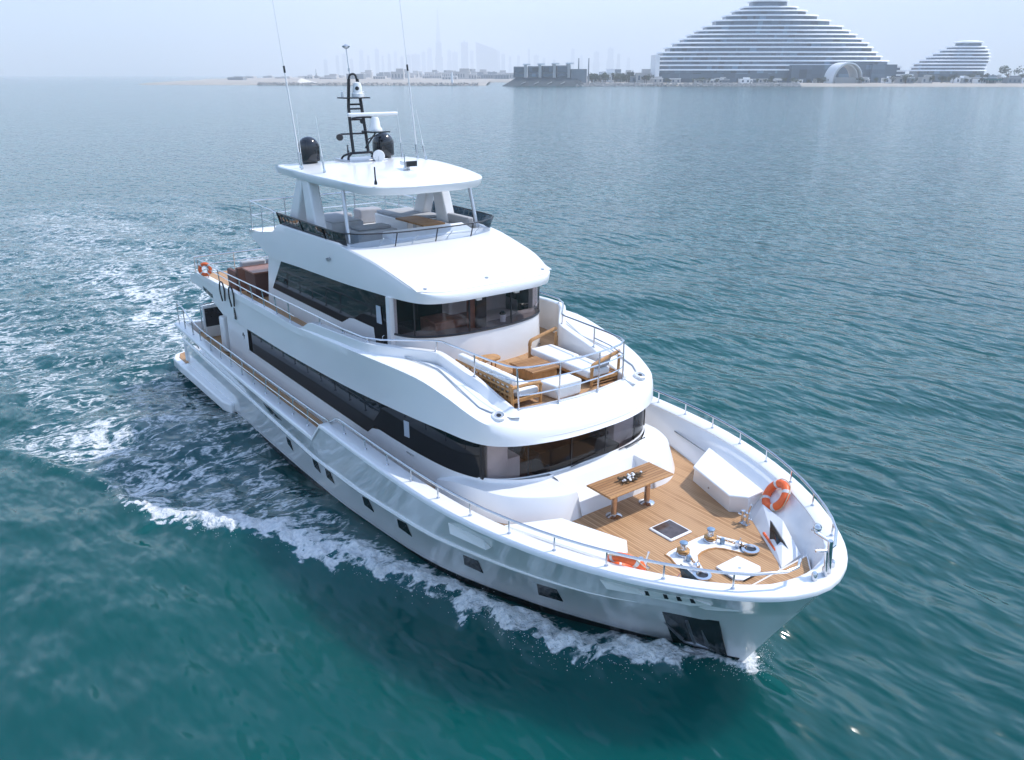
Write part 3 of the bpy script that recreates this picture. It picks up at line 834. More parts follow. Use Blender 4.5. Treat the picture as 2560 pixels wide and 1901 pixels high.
# recessed groove and handrail on the shoulder
for s in (-1, 1):
    mb = MB().tube([(-8.15, s * 2.42, 4.475), (-7.2, s * 2.12, 4.37), (-6.2, s * 2.22, 4.235), (-5.45, s * 2.22, 4.04), (-5.2, s * 2.10, 3.98), (-5.12, s * 1.98, 3.965)], .016, 6)
    mb.build('gutter', 'alu', yacht)
    v = MB().lathe([(.13, 0), (.15, .03), (.145, .07), (.115, .085), (.10, .07), (.095, .04)], (-5.03, s * 2.03, 3.90), 24, axis=(.25, s * .12, 1)).build('deck_vent', 'gel', yacht)
    MB().lathe([(.095, .055), (.09, .065)], (-5.03, s * 2.03, 3.90), 24, axis=(.25, s * .12, 1)).build('grille', 'alu', v)
    MB().lathe([(.055, .06), (.05, .075)], (-5.03, s * 2.03, 3.90), 16, axis=(.25, s * .12, 1)).build('core', 'black', v)
# upper rail
for s in (-1, 1):
    top = [(-4.80, 0, 4.87), (-4.82, s * .5, 4.87), (-4.88, s * 1.0, 4.87), (-4.95, s * 1.3, 4.87), (-5.08, s * 1.52, 4.87), (-5.3, s * 1.62, 4.87), (-5.8, s * 1.70, 4.87), (-7.5, s * 1.80, 4.87), (-7.72, s * 1.90, 4.86), (-8.2, s * 2.34, 4.83), (-8.65, s * 2.74, 4.80), (-9.1, s * 2.96, 4.79), (-10, s * 3.02, 4.78), (-12.6, s * 3.03, 4.75), (-15, s * 3.03, 4.70), (-17.3, s * 3.03, 4.64), (-19.2, s * 3.03, 4.60), (-21.3, s * 3.0, 4.56)]
    lips = lambda y: -4.87 - .055 * y * y
    posts = [((-4.83, s * .56, 4.86), (-4.86, s * .56, 3.96)), ((-5.08, s * 1.52, 4.86), (-5.04, s * 1.50, 3.96)), ((-6.31, s * 1.74, 4.87), (-6.31, s * 1.74, 4.37)), ((-7.64, s * 1.86, 4.86), (-7.66, s * 1.88, 4.61)), ((-9.0, s * 2.93, 4.79), (-9.0, s * 2.9, 4.70)), ((-10.1, s * 3.02, 4.78), (-10.1, s * 3.0, 4.66)), ((-11.4, s * 3.02, 4.77), (-11.4, s * 3.0, 4.57))]
    for x in (-13.4, -14.35, -15.3, -16.25, -17.2, -18.2, -19.2, -20.3, -21.3):
        posts.append(((x, s * 3.03, interp([(-13, 4.745), (-21.3, 4.56)], x)), (x, s * 3.0, interp([(-12.8, 4.19), (-21.4, 4.11)], x))))
    mids = []
    for zz in (4.56, 4.26):
        mids.append([(-4.83, 0, zz), (-4.85, s * .5, zz), (-4.90, s * 1.0, zz), (-4.97, s * 1.3, zz), (-5.07, s * 1.51, zz)])
    mids.append([(-5.07, s * 1.51, 4.56), (-5.7, s * 1.68, 4.58), (-6.3, s * 1.74, 4.60)])
    mids.append([(x, s * 3.02, 4.42) for x in (-13, -17, -21.3)])
    rail('upper_rail', yacht, top, posts, r=.022, rp=.018, mids=mids)
# stern rail of upper deck
rail('stern_rail', yacht, [(-22.1, y, 4.5) for y in (-2.9, 0, 2.9)], [((-22.1, y, 4.5), (-22.1, y, 3.84)) for y in (-2.9, -1.5, 0, 1.5, 2.9)], mids=[[(-22.1, y, 4.2) for y in (-2.9, 2.9)]])
# black fender hoops on the starboard shoulder
for s in (-1,):
    for x in (-18.6, -17.75):
        MB().tube(cr([(x - .12, s * 3.13, 3.65), (x - .16, s * 3.16, 4.0), (x - .08, s * 3.16, 4.28), (x + .10, s * 3.14, 4.30), (x + .22, s * 3.14, 4.05), (x + .14, s * 3.13, 3.72)], 4), .025, 6).build('mooring_hoop', 'boot', yacht)
# dark slot in the overhang, small marks on the side
for s in (-1, 1):
    MB().hexa([(-20.95, s * 3.035, 3.56), (-20.0, s * 3.03, 3.42), (-20.0, s * 3.0, 3.42), (-20.95, s * 3.0, 3.56)], [(-20.95, s * 3.06, 3.70), (-20.0, s * 3.06, 3.60), (-20.0, s * 3.0, 3.60), (-20.95, s * 3.0, 3.70)]).build('side_slot', 'glass', body)
    MB().box(-17.95, -17.85, min(s * 3.03, s * 3.06), max(s * 3.03, s * 3.06), 3.22, 3.6).build('side_slot', 'glass', body)
    e = MB()
    for k, (a, b) in enumerate([((-17.98, 2.62), (-17.90, 2.74)), ((-17.90, 2.74), (-17.84, 2.58)), ((-17.84, 2.62), (-17.78, 2.68)), ((-17.97, 2.66), (-17.82, 2.67)), ((-17.90, 2.52), (-17.84, 2.56))]):
        e.tube([(a[0], s * 2.858, a[1]), (b[0], s * 2.858, b[1])], .008, 5)
    e.build('emblem', 'black', house)

# ================================================================== WHEELHOUSE
PW = [(-8.10, 0), (-8.13, .6), (-8.22, 1.1), (-8.38, 1.55), (-8.62, 1.88), (-9.0, 2.10), (-9.5, 2.19), (-10.5, 2.23), (-13, 2.24), (-16.6, 2.24)]
pd = cr(PW, 8)
def zpb(x): return interp([(-17, 4.40), (-11.75, 4.42), (-11.2, 4.68), (-8, 4.70)], x)
def zpt(x): return interp([(-17, 5.46), (-14, 5.52), (-10, 5.60), (-8, 5.62)], x)
mb = MB()
for s in (-1, 1):
    mb.loft([[(x + .06 * (x > -9.0), s * y * 1.004, 3.80), (x + .02 * (x > -9.0), s * y, zpb(x) - .25), (x, s * y, zpb(x))] for x, y in pd])
    mb.add([(-16.5, s * 2.24, 4.38), (-15.5, s * 2.24, 5.5), (-16.6, s * 2.24, 5.5), (-17.0, s * 2.24, 3.8), (-16.5, s * 2.24, 3.8)], [(0, 1, 2, 3, 4)])
    mb.box(-9.28, -9.10, min(s * 2.05, s * 2.24), max(s * 2.05, s * 2.24), 3.84, 5.62)
mb.add([(-17.0, -2.24, 3.8), (-17.0, 2.24, 3.8), (-16.6, 2.24, 5.5), (-16.6, -2.24, 5.5)], [(0, 1, 2, 3)])
wh = mb.build('wheelhouse', 'gel', yacht, smooth=45)
for s in (-1, 1):
    pts = [(x, interp([(q[0], q[1]) for q in pd[::-1]], x) + .006) for x in sorted(set([q[0] for q in pd if -16.55 < q[0] < -9.3] + [-16.5, -15.5, -11.75, -11.2, -9.95, -9.3]), reverse=True)]
    def z0(x): return zpb(x) + .003 if x > -9.94 or x < -9.96 else zpb(x)
    # side glazing with a slanted aft end
    vs0 = [(x, s * y, (4.40 if -9.95 <= x <= -9.3 else zpb(x)) if x > -16.51 else 4.4) for x, y in pts]
    vs1 = [(min(max(x, -15.5), 0) if x < -15.4 else x, s * y, zpt(x) + .03) for x, y in pts]
    mb = MB().loft([[a, b, (b[0], b[1] - s * .02, b[2]), (a[0], a[1] - s * .02, a[2])] for a, b in zip(vs0, vs1)], closed=True, caps=True)
    sw = mb.build('side_window', 'glass', wh, smooth=60)
    d = MB().box(-9.93, -9.32, min(s * 2.20, s * 2.225), max(s * 2.20, s * 2.225), 3.9, 4.42).build('door', 'glass', wh)
    MB().slab([(-9.80, s * 2.226, 4.86), (-9.80, s * 2.226, 5.30), (-9.58, s * 2.226, 5.31), (-9.54, s * 2.226, 4.87)], (0, s * .006, 0)).build('door_pane', 'screen' if 0 else mat('pale_door_pane', (.45, .50, .56), rough=.08), wh, smooth=0)
    MB().tube([(-9.45, s * 2.235, 4.62), (-9.45, s * 2.28, 4.60), (-9.45, s * 2.28, 4.5), (-9.45, s * 2.235, 4.48)], .012, 6).build('door_handle', 'steel', wh)
frp = mir([p for p in pd if p[0] > -9.12])
for sg in split(frp, [1.86, .62, -.62, -1.86]):
    band(sg, 4.72, 5.66, .012).build('front_window', 'tint', wh, smooth=60)
fo = [p for p in pd if p[0] > -9.12]
for yv in (1.86, .62, -.62, -1.86):
    x = interp([(p[1], p[0]) for p in fo], abs(yv))
    MB().box(x - .035, x + .004, yv - .014, yv + .014, 4.71, 5.66).build('mullion', 'black', wh)
MB().tube([(x + .004, y, 4.72) for x, y in frp], .028, 6).build('window_gasket', 'black', wh)
for yv in (-.4, .75):
    x = interp([(p[1], p[0]) for p in fo], abs(yv)) + .04
    MB().box(x - .03, x + .05, yv - .07, yv + .07, 5.50, 5.56).build('wiper_motor', 'gel', wh, bevel=.01)
for yv in (-.9, 1.15):
    MB().lathe([(.02, 0), (.02, .03)], (-8.02, yv, 3.98), 10, axis=(1, 0, 0)).build('courtesy_light', 'black', wh)
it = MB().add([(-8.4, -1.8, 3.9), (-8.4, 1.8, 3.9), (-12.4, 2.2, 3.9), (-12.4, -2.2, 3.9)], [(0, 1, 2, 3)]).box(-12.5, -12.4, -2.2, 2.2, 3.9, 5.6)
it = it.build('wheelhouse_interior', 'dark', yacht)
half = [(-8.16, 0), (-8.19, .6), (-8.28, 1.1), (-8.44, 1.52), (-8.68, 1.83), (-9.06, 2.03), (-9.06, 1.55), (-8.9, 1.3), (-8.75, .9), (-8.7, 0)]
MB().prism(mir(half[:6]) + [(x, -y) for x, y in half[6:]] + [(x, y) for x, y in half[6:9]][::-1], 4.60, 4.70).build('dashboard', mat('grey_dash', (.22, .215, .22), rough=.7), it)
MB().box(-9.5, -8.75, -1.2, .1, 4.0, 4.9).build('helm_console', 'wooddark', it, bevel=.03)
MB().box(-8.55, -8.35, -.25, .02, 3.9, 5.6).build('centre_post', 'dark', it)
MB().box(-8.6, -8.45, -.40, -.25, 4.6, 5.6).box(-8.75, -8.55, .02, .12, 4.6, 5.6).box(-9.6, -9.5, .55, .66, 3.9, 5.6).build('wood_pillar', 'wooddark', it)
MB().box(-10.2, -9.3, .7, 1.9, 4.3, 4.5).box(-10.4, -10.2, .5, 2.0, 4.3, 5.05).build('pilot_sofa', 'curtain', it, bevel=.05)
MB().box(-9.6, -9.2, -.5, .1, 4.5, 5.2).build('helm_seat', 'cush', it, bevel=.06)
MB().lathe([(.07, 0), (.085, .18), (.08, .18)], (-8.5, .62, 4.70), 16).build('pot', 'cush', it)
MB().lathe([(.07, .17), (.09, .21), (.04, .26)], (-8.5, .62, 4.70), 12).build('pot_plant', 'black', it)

# ================================================================== FLYBRIDGE
R0 = [(-7.90, 0, 5.60), (-7.90, .6, 5.60), (-7.92, 1.1, 5.60), (-8.00, 1.52, 5.60), (-8.18, 1.82, 5.60), (-8.5, 2.02, 5.61), (-9.1, 2.16, 5.61), (-10, 2.26, 5.60), (-11, 2.32, 5.57), (-12, 2.35, 5.55), (-14, 2.38, 5.51), (-16, 2.39, 5.46), (-17.2, 2.39, 5.74)]
R1 = [(-7.95, 0, 5.83), (-7.95, .7, 5.83), (-7.96, 1.25, 5.83), (-8.02, 1.62, 5.835), (-8.18, 1.88, 5.87), (-8.5, 2.01, 5.95), (-9.1, 2.13, 6.14), (-10, 2.20, 6.32), (-11, 2.30, 6.46), (-12, 2.33, 6.52), (-14, 2.36, 6.52), (-15.2, 2.38, 6.50), (-15.6, 2.38, 6.26)]
R0s, R1s = cr(R0, 4), cr(R1, 4)
mb = MB()
for s in (-1, 1):
    rows = []
    for i, (a, b) in enumerate(zip(R0s, R1s)):
        f = 1.0 if i < 12 else max(0, 1 - (i - 12) / 8)
        pr = [(a[0] - .05, a[1] * .97, a[2] - .01), a]
        for t in (.15, .45, .8):
            q = lerp(a, b, t); k = .025 * f * sin(pi * t)
            pr.append((q[0] + k, q[1] + (0.02 * sin(pi * t) if i > 20 else 0), q[2]))
        pr += [(b[0] - .01 * f, b[1] - .004, b[2] - .012), (b[0] - .05, max(0, b[1] - .025), b[2] + .014), (b[0] - .30, max(0, b[1] - .22), b[2] + (.02 if i < 20 else .0))]
        rows.append([(p[0], s * p[1], p[2]) for p in pr])
    mb.loft(rows)
    # aft tip
    mb.add([(-17.2, s * 2.39, 5.74), (-16, s * 2.39, 5.46), (-15.6, s * 2.38, 6.26), (-17.1, s * 2.37, 6.05), (-17.75, s * 2.36, 6.05), (-17.6, s * 2.38, 5.85)], [(0, 1, 2, 3, 4, 5)])
mb.add([(-17.75, 2.36, 6.05), (-17.2, 2.39, 5.74), (-17.2, -2.39, 5.74), (-17.75, -2.36, 6.05)], [(0, 1, 2, 3)])
fly = mb.build('flybridge_moulding', 'gel', yacht, smooth=32)
# sloping wheelhouse roof
def ye(x): return interp([(p[0], p[1]) for p in R1s[::-1]], x) - .028
def zr(x, y):
    ze = interp([(p[0], p[2]) for p in R1s[::-1]], x) + .014
    e = max(ye(x), .3)
    return ze + .055 * (1 - min(1, abs(y) / e) ** 2) * min(1, (-7.95 - x) / .6)
rows = []
front_pts = [(p[0] - .05, max(0, p[1] - .025)) for p in R1s[:17]]
fx = lambda y: interp([(q[1], q[0]) for q in front_pts], abs(y))
yn = np.linspace(-1, 1, 29)
for k in range(30):
    t = k / 29; row = []
    for u in yn:
        u2 = math.copysign(abs(u) ** .8, u)
        xr = -11.35
        y_front = u2 * 1.98
        x0 = fx(y_front)
        x = x0 + (xr - x0) * t ** 1.2
        y = u2 * min(ye(min(x, -8.5)) if x < -8.5 else max(y_front * u2 and 1.98, 0), 2.31) if x < -8.5 else y_front
        row.append((x, y, zr(x, y)))
    rows.append(row)
roof = MB().loft(rows).build('wheelhouse_roof', 'gel', yacht, smooth=60)
for y in (-1.8, 0, 1.8):
    MB().lathe([(.05, 0), (.045, .025), (.0, .03)], (-8.30, y * .96, zr(-8.30, y) - .005), 14).build('roof_light', 'alu', roof)
MB().prism(mir([(-8.0, 0), (-8.0, 1.3), (-8.35, 1.8), (-9, 2.05), (-10, 2.2), (-16, 2.34)]), 5.64, 5.72).build('soffit', 'gel', fly)
# small horn/light on the fascia
MB().hexa([(-12.05, -2.40, 6.0), (-11.9, -2.40, 6.06), (-11.9, -2.38, 6.06), (-12.05, -2.38, 6.0)], [(-12.0, -2.46, 6.10), (-11.9, -2.44, 6.14), (-11.9, -2.38, 6.14), (-12.0, -2.38, 6.10)]).build('fascia_light', 'alu', fly)
# deck
MB().prism([(-11.1, 2.2), (-17.7, 2.3), (-17.7, -2.3), (-11.1, -2.2)], 5.98, 6.05).build('flybridge_deck', 'deckw', yacht, smooth=0)
# inner coaming behind the screens
WB = [(-10.60, 0), (-10.61, .6), (-10.68, 1.2), (-10.86, 1.75), (-11.1, 2.1), (-11.6, 2.24), (-12.5, 2.27), (-14.0, 2.28), (-15.2, 2.30)]
wbs = cr(WB, 5)
ic = mir([(x - .28, max(0, y - .10)) for x, y in wbs if x > -11.4] + [(-12, 2.18), (-15.2, 2.2)])
wall([(x, y, 6.50) for x, y in ic], .06, 6.0).build('flybridge_coaming', 'gel', fly, smooth=50)
# smoked side screens and paler front screen, raked
def ztopg(x): return interp([(-15.2, 6.86), (-13, 6.84), (-11, 6.82), (-10, 6.82)], x)
def zbg(x): return interp([(-15.3, 6.53), (-11.6, 6.54), (-11.0, 6.42), (-10.5, 6.43)], x)
def screen(path, m, name, s=1, rake=.10):
    rows = []
    for x, y in path:
        z0, z1 = zbg(x), ztopg(x)
        k = rake if x > -11.2 else rake * max(0, 1 - (-11.2 - x) / .8)
        a = (x, s * y, z0); b = (x + k, s * (y * 1.0 + (0 if x > -11.2 else .10)), z1)
        rows.append([a, b, (b[0] - .012, b[1], b[2]), (a[0] - .012, a[1], a[2])])
    return MB().loft(rows, closed=True, caps=True).build(name, m, fly, smooth=60)
for s in (-1, 1):
    side = [p for p in wbs if p[0] <= -11.2]
    cuts = [-11.25, -12.3, -13.7, -15.21]
    for a, b in zip(cuts[:-1], cuts[1:]):
        pp = [p for p in side if b <= p[0] <= a]
        pp = ([(a, interp([(q[0], q[1]) for q in wbs[::-1]], a))] if a > -12.9 or 1 else []) + [p for p in pp if b < p[0] < a] + [(b, interp([(q[0], q[1]) for q in wbs[::-1]], b))]
        screen(pp, 'glass' if s < 0 else 'screenp', 'side_screen', s)
    tp = [(x + (.10 if x > -11.2 else .10 * max(0, 1 - (-11.2 - x) / .8)), s * (y + (0 if x > -11.2 else .10)), ztopg(x) + .01) for x, y in wbs]
    MB().tube(tp, .018, 6).build('screen_rail', 'black', fly)
    for x in (-12.3, -13.7, -15.2):
        y = interp([(q[0], q[1]) for q in wbs[::-1]], x)
        MB().tube([(x, s * (y + .01), zbg(x)), (x, s * (y + .11), ztopg(x) + .02)], .014, 6).build('screen_post', 'black', fly)
fpath = mir([p for p in wbs if p[0] > -11.25])
for sg in split(fpath, [1.15, 0, -1.15]):
    screen(sg, 'clear', 'front_screen')
for yv in (-1.15, 0, 1.15):
    x = interp([(p[1], p[0]) for p in wbs if p[0] > -11.2], abs(yv))
    MB().tube([(x, yv, 6.42), (x + .12, yv + .02, 6.84)], .016, 6).build('screen_post', 'black', fly)
MB().tube([(x + .01, y, zbg(x)) for x, y in fpath], .014, 6).build('screen_sill', 'alu', fly)
for yv in (-1.45, -.55, .5, 1.5):
    x = interp([(p[1], p[0]) for p in wbs if p[0] > -11.2], abs(yv))
    MB().tube([(x - .25, yv, 6.45), (x + .06, yv, 6.7)], .012, 6).build('screen_strut', 'plast', fly)
# port side wing-mirror like wind deflector is the far screen seen end-on
# fly furniture built in: helm console, sofas, wet bar
MB().hexa([(-10.95, -1.0, 6.05), (-10.95, 1.5, 6.05), (-11.7, 1.5, 6.05), (-11.7, -1.0, 6.05)], [(-11.0, -1.0, 6.58), (-11.0, 1.5, 6.58), (-11.6, 1.5, 6.70), (-11.6, -1.0, 6.70)]).build('helm_console', 'gel', fly, bevel=.04)
sf = MB().box(-13.6, -11.9, 1.35, 2.15, 6.05, 6.36).box(-15.6, -13.6, .9, 2.15, 6.05, 6.50).build('sofa_base', 'gel', fly, bevel=.03)
MB().box(-13.5, -11.95, 1.38, 1.95, 6.36, 6.47).box(-13.5, -11.95, 1.93, 2.14, 6.42, 6.72).build('cushion', 'cushg', sf, bevel=.05)
MB().box(-15.6, -13.65, .95, 2.15, 6.50, 6.58).build('sunpad', 'cushg', sf, bevel=.04)
wb_ = MB().box(-15.9, -14.2, -1.2, -.2, 6.05, 6.55).box(-14.05, -13.2, -.9, .35, 6.05, 6.42).build('wet_bar', 'palegrey', fly, bevel=.03)
MB().box(-15.85, -14.25, -1.15, -.25, 6.55, 6.58).build('bar_top', 'cushg', wb_)
MB().box(-13.9, -13.35, -.8, .25, 6.42, 6.50).build('lounge_pad', 'cushg', wb_, bevel=.04)
MB().box(-16.9, -16.3, -.7, .5, 6.05, 6.45).box(-16.9, -16.4, .8, 1.6, 6.05, 6.5).build('aft_lounge', 'anti', fly, bevel=.05)
# aft rail of flybridge
for s in (-1, 1):
    rail('flybridge_rail', yacht, [(-15.15, s * 2.36, 6.80), (-15.75, s * 2.34, 6.86), (-16.6, s * 2.32, 6.88), (-17.55, s * 2.3, 6.92)],
         [((x, s * 2.32, 6.88), (x, s * 2.33, 6.05 if x < -17 else 6.12)) for x in (-15.65, -16.6, -17.5)], r=.018, rp=.016, mids=[[(-15.65, s * 2.33, 6.5), (-17.5, s * 2.31, 6.5)]])
rail('flybridge_aft_rail', yacht, [(-17.55, y, 6.92) for y in (-2.3, 2.3)], [((-17.55, y, 6.92), (-17.55, y, 6.05)) for y in (-1.2, 0, 1.2)], r=.018, rp=.016, mids=[[(-17.55, y, 6.5) for y in (-2.3, 2.3)]])

# ================================================================== HARDTOP
HT = [(-10.50, 0), (-10.52, .7), (-10.62, 1.2), (-10.76, 1.56), (-11.03, 1.80), (-11.45, 1.92), (-12, 2.04), (-13, 2.19), (-14, 2.25), (-15, 2.21), (-15.5, 2.12), (-15.62, 1.98), (-15.66, 0)]
hs = cr(HT, 4)
def zh(x): return interp([(-15.7, 8.13), (-14, 8.12), (-13, 8.08), (-12, 8.04), (-11, 7.98), (-10.4, 7.94)], x)
cx0 = -13.1
mb = MB()
ring = mir(hs)[:-1] if False else mir(hs)
# remove the duplicate aft centre
ring = ring[:-1] if ring[0] == (ring[-1][0], -ring[-1][1]) else ring
def shr(p, k, dz):
    return (cx0 + (p[0] - cx0) * k, p[1] * k, zh(p[0]) + dz)
rows = [[shr(p, .90, -.20) for p in ring], [shr(p, .975, -.22) for p in ring], [shr(p, .99, -.17) for p in ring], [shr(p, 1.0, -.03) for p in ring], [shr(p, .992, .0) for p in ring], [shr(p, .97, .012) for p in ring]]
for k in (.85, .65, .4, .15):
    rows.append([(cx0 + (p[0] - cx0) * k, p[1] * k, zh(cx0 + (p[0] - cx0) * k) + .012 + .10 * (1 - k * k)) for p in ring])
mb.loft(rows, closed=True, caps=True)
ht = mb.build('hardtop', 'gel', yacht, smooth=40)
ztop = lambda x, y: zh(x) + .012 + .10 * (1 - min(1, (y / 2.1) ** 2)) * .9
for s in (-1, 1):
    y0, y1 = s * 1.90, s * 2.22
    def leg(bx0, bx1, tx0, tx1, zb):
        return MB().hexa([(bx0, y0, zb), (bx1, y0, zb), (bx1, y1, zb), (bx0, y1, zb)], [(tx0, y0 * .97, 7.94), (tx1, y0 * .97, 7.94), (tx1, y1 * .97, 7.94), (tx0, y1 * .97, 7.94)]).build('arch_leg', 'gel', ht, bevel=.05, seg=3)
    leg(-15.25, -14.55, -14.15, -13.75, 6.04)
    leg(-13.50, -12.80, -13.85, -13.45, 6.04)
    MB().box(-15.3, -14.4, min(s * 1.8, s * 2.25), max(s * 1.8, s * 2.25), 6.05, 6.42).build('arch_plinth', 'gel', ht, bevel=.06)
    MB().tube([(-11.55, s * 1.98, 6.5), (-11.88, s * 1.90, 7.84)], .05, 12).build('support_pole', 'alu', ht)

# ---- things on the hardtop
def sat_dome(x, y, r, h):
    b = ztop(x, y) - .01
    pr = [(r * .72, 0), (r * .75, .05), (r * .98, .07), (r, .12), (r, h - r * .95)]
    for k in range(1, 9):
        a = k / 8 * pi / 2
        pr.append((r * cos(a), h - r * .95 + r * .95 * sin(a)))
    o = MB().lathe(pr, (x, y, b), 28).build('satellite_dome', 'dome', ht, smooth=60)
    MB().lathe([(r * .98, .085), (r * 1.012, .10), (r * .98, .12)], (x, y, b), 28).build('seam', 'boot', o)
    return o
sat_dome(-14.95, -1.38, .30, .74)
sat_dome(-15.10, 1.05, .32, .74)
def whip(name, x, y, tilt, h, r, collar=None, base='steel'):
    b = Vector((x, y, ztop(x, y))); d = Vector(tilt).normalized()
    n = 8
    o = MB().tube([b + d * h * k / n for k in range(n + 1)], [r * (1 if k < 4 else .5) * (1 - .5 * k / n) for k in range(n + 1)], 6).build(name, 'plast', ht)
    MB().lathe([(.04, 0), (.04, .05), (.02, .12)], b, 10).build('mount', base, o)
    MB().tube([b + d * .1, b + d * .42], r * 1.7, 6).build('ferrule', base, o)
    if collar: MB().tube([b + d * collar, b + d * (collar + .17)], r * 1.25, 6).build('collar', 'black', o)
    return o
whip('whip_antenna', -14.21, -1.97, (-.10, -.05, 1), 6.2, .022, 2.45)
whip('whip_antenna', -13.95, -2.05, (-.02, -.01, 1), 1.42, .016)
whip('whip_antenna', -13.02, -1.84, (-.10, -.04, 1), 1.42, .016)
whip('whip_antenna', -15.14, 1.71, (-.06, -.04, 1), 1.42, .016)
whip('whip_antenna', -14.61, 1.94, (-.07, -.05, 1), 6.2, .022, 2.5)
whip('whip_antenna', -14.1, 1.92, (-.16, -.10, 1), 1.45, .016)
whip('stub_antenna', -14.9, -.2, (0, 0, 1), .28, .02)
whip('stub_antenna', -10.75, -1.55, (-.06, 0, 1), .42, .012, base='black')
whip('stub_antenna', -12.1, .05, (0, 0, 1), .32, .010)

zb = ztop(-14.6, 0)
mb = MB()
# forked feet
for y in (-.42, .55):
    mb.tube(cr([(-14.45, y, zb - .01), (-14.5, y * .95, zb + .10), (-14.58, y * .6, zb + .20)], 4), .035, 8)
    mb.tube(cr([(-14.95, y, zb - .01), (-14.8, y * .95, zb + .12), (-14.62, y * .6, zb + .20)], 4), .03, 8)
mb.tube([(-14.58, -.30, zb + .20), (-14.58, .40, zb + .20)], .035, 8)
# ladder legs
for y0, y1, y2 in ((-.18, -.15, -.09), (.29, .26, .17)):
    mb.tube([(-14.60, y0, zb + .20), (-14.68, y0, zb + .65), (-14.80, y1, zb + 1.45), (-14.80, y2, 10.42)], .047, 8)
for z, a, b in ((8.95, -.50, .28), (9.33, -.16, .30), (9.62, -.15, .26), (9.74, -.14, .25)):
    x = interp([(8.4, -14.6), (9.6, -14.8), (10.5, -14.8)], z)
    mb.tube([(x, a, z), (x, b, z)], .025, 8)
mb.tube(cr([(-14.80, -.09, 10.42), (-14.80, -.05, 10.52), (-14.80, .06, 10.55), (-14.80, .13, 10.50), (-14.80, .17, 10.36)], 4), .03, 8)
mb.box(-15.05, -14.55, -.36, .42, 9.90, 9.935)
# curved radar bracket
mb.tube(cr([(-14.76, -.1, 9.36), (-14.6, .2, 9.40), (-14.35, .42, 9.36), (-14.28, .46, 9.12)], 4), .028, 8)
mb.box(-14.55, -13.85, .08, .62, 9.00, 9.035)
mb.tube([(-14.72, .2, 9.0), (-14.2, .3, 9.0)], .03, 8).tube([(-14.66, .24, 8.55), (-14.1, .3, 9.0)], .024, 8).tube([(-14.64, .24, 8.75), (-14.0, .45, 9.0)], .016, 6)
mast = mb.build('mast', 'black', ht)
ht_parts = []
def part(n, mbx, m, **k): return mbx.build(n, m, mast, **k)
part('mast_pole', MB().tube([(-14.86, -.02, 10.5), (-14.9, -.06, 11.22)], .014, 8).lathe([(.03, 0), (.03, .08)], (-14.87, -.03, 10.62), 10), 'alu')
part('wind_sensor', MB().lathe([(.02, 0), (.10, .05), (.11, .08), (.04, .12), (.0, .13)], (-14.9, -.06, 11.2), 16), 'alu')
part('radar_pedestal', MB().lathe([(.20, 0), (.20, .05), (.15, .12), (.12, .32), (.09, .38)], (-14.12, .30, 9.035), 22), 'plast')
part('radar_scanner', MB().box(-14.24, -14.12, -.50, 1.06, 9.44, 9.54), 'plast', bevel=.035, seg=3)
part('camera_dome', MB().lathe([(.17, 0), (.17, .10), (.14, .12), (.13, .28), (.10, .38), (.0, .41)], (-14.72, .12, 9.935), 20), 'plast')
part('camera_eye', MB().lathe([(.06, 0), (.05, .02)], (-14.62, .06, 10.17), 14, axis=(.8, -.6, 0)), 'black')
part('horn', MB().lathe([(.02, 0), (.03, .18), (.07, .24)], (-14.6, .1, 9.3), 12, axis=(1, -.3, 0)), 'black')
for y in (-.30, .36): part('nav_light', MB().lathe([(.035, 0), (.035, .14), (.0, .16)], (-14.85, y, 9.935), 10), 'plast')
part('deck_light', MB().lathe([(.03, 0), (.09, .05), (.10, .10)], (-14.75, -.5, 8.9), 12, axis=(1, -.6, -.4)), 'black')
# horn and floodlight on the hardtop
MB().lathe([(.16, 0), (.17, .02), (.12, .05), (.05, .12), (.035, .2)], (-14.0, .30, ztop(-14, .3) + .14), 24, axis=(-1, .7, 0)).build('loudhailer', 'plast', ht)
MB().box(-14.2, -14.0, .28, .36, 8.15, 8.35).build('loudhailer_bracket', 'alu', ht)
fl_ = MB().lathe([(.06, 0), (.05, .12)], (-12.2, .2, ztop(-12.2, .2)), 12).box(-12.42, -12.02, .08, .34, 8.26, 8.36).build('floodlight', 'plast', ht, bevel=.01)
MB().box(-12.02, -11.98, .05, .36, 8.24, 8.38).build('lens', 'black', fl_)
MB().box(-15.2, -14.2, -.5, .7, ztop(-14.7, 0) - .03, ztop(-14.7, 0) + .03).build('mast_base', 'alu', ht, bevel=.01)

# aft cockpit details
MB().box(-21.9, -21.75, -2.9, 2.9, 1.6, 2.25).build('stern_bulwark', 'gel', yacht, bevel=.04)
ck = MB().box(-20.0, -19.6, -2.95, -1.9, 1.62, 2.85).build('stair_cabinet', 'gel', yacht, bevel=.06)
sc = MB().box(-20.95, -20.86, -3.2, -2.45, 2.2, 3.02).build('stern_door', 'plast', yacht, bevel=.03)
MB().box(-20.855, -20.84, -3.14, -2.52, 2.28, 2.93).build('pane', 'boot', sc)
MB().tube(cr([(-20.80, -3.28, 2.15), (-20.80, -3.28, 3.0), (-20.80, -3.2, 3.10), (-20.80, -2.5, 3.12), (-20.80, -2.4, 3.05), (-20.80, -2.4, 2.15)], 4), .02, 6).build('frame_rail', 'steel', sc)
for s in (-1, 1):
    rail('stern_gate_rail', yacht, [(-22.5, s * 3.58, 2.85), (-21.8, s * 3.6, 2.82), (-21.0, s * 3.62, 2.62), (-20.2, s * 3.64, 2.55), (-19.2, s * 3.66, 2.53)],
         [((x, s * 3.6, z), (x, s * 3.6, 2.06)) for x, z in ((-22.5, 2.85), (-21.8, 2.82), (-20.9, 2.62), (-20.1, 2.55))], r=.022, rp=.018, mids=[[(-22.5, s * 3.6, 2.45), (-20.9, s * 3.62, 2.34)]])

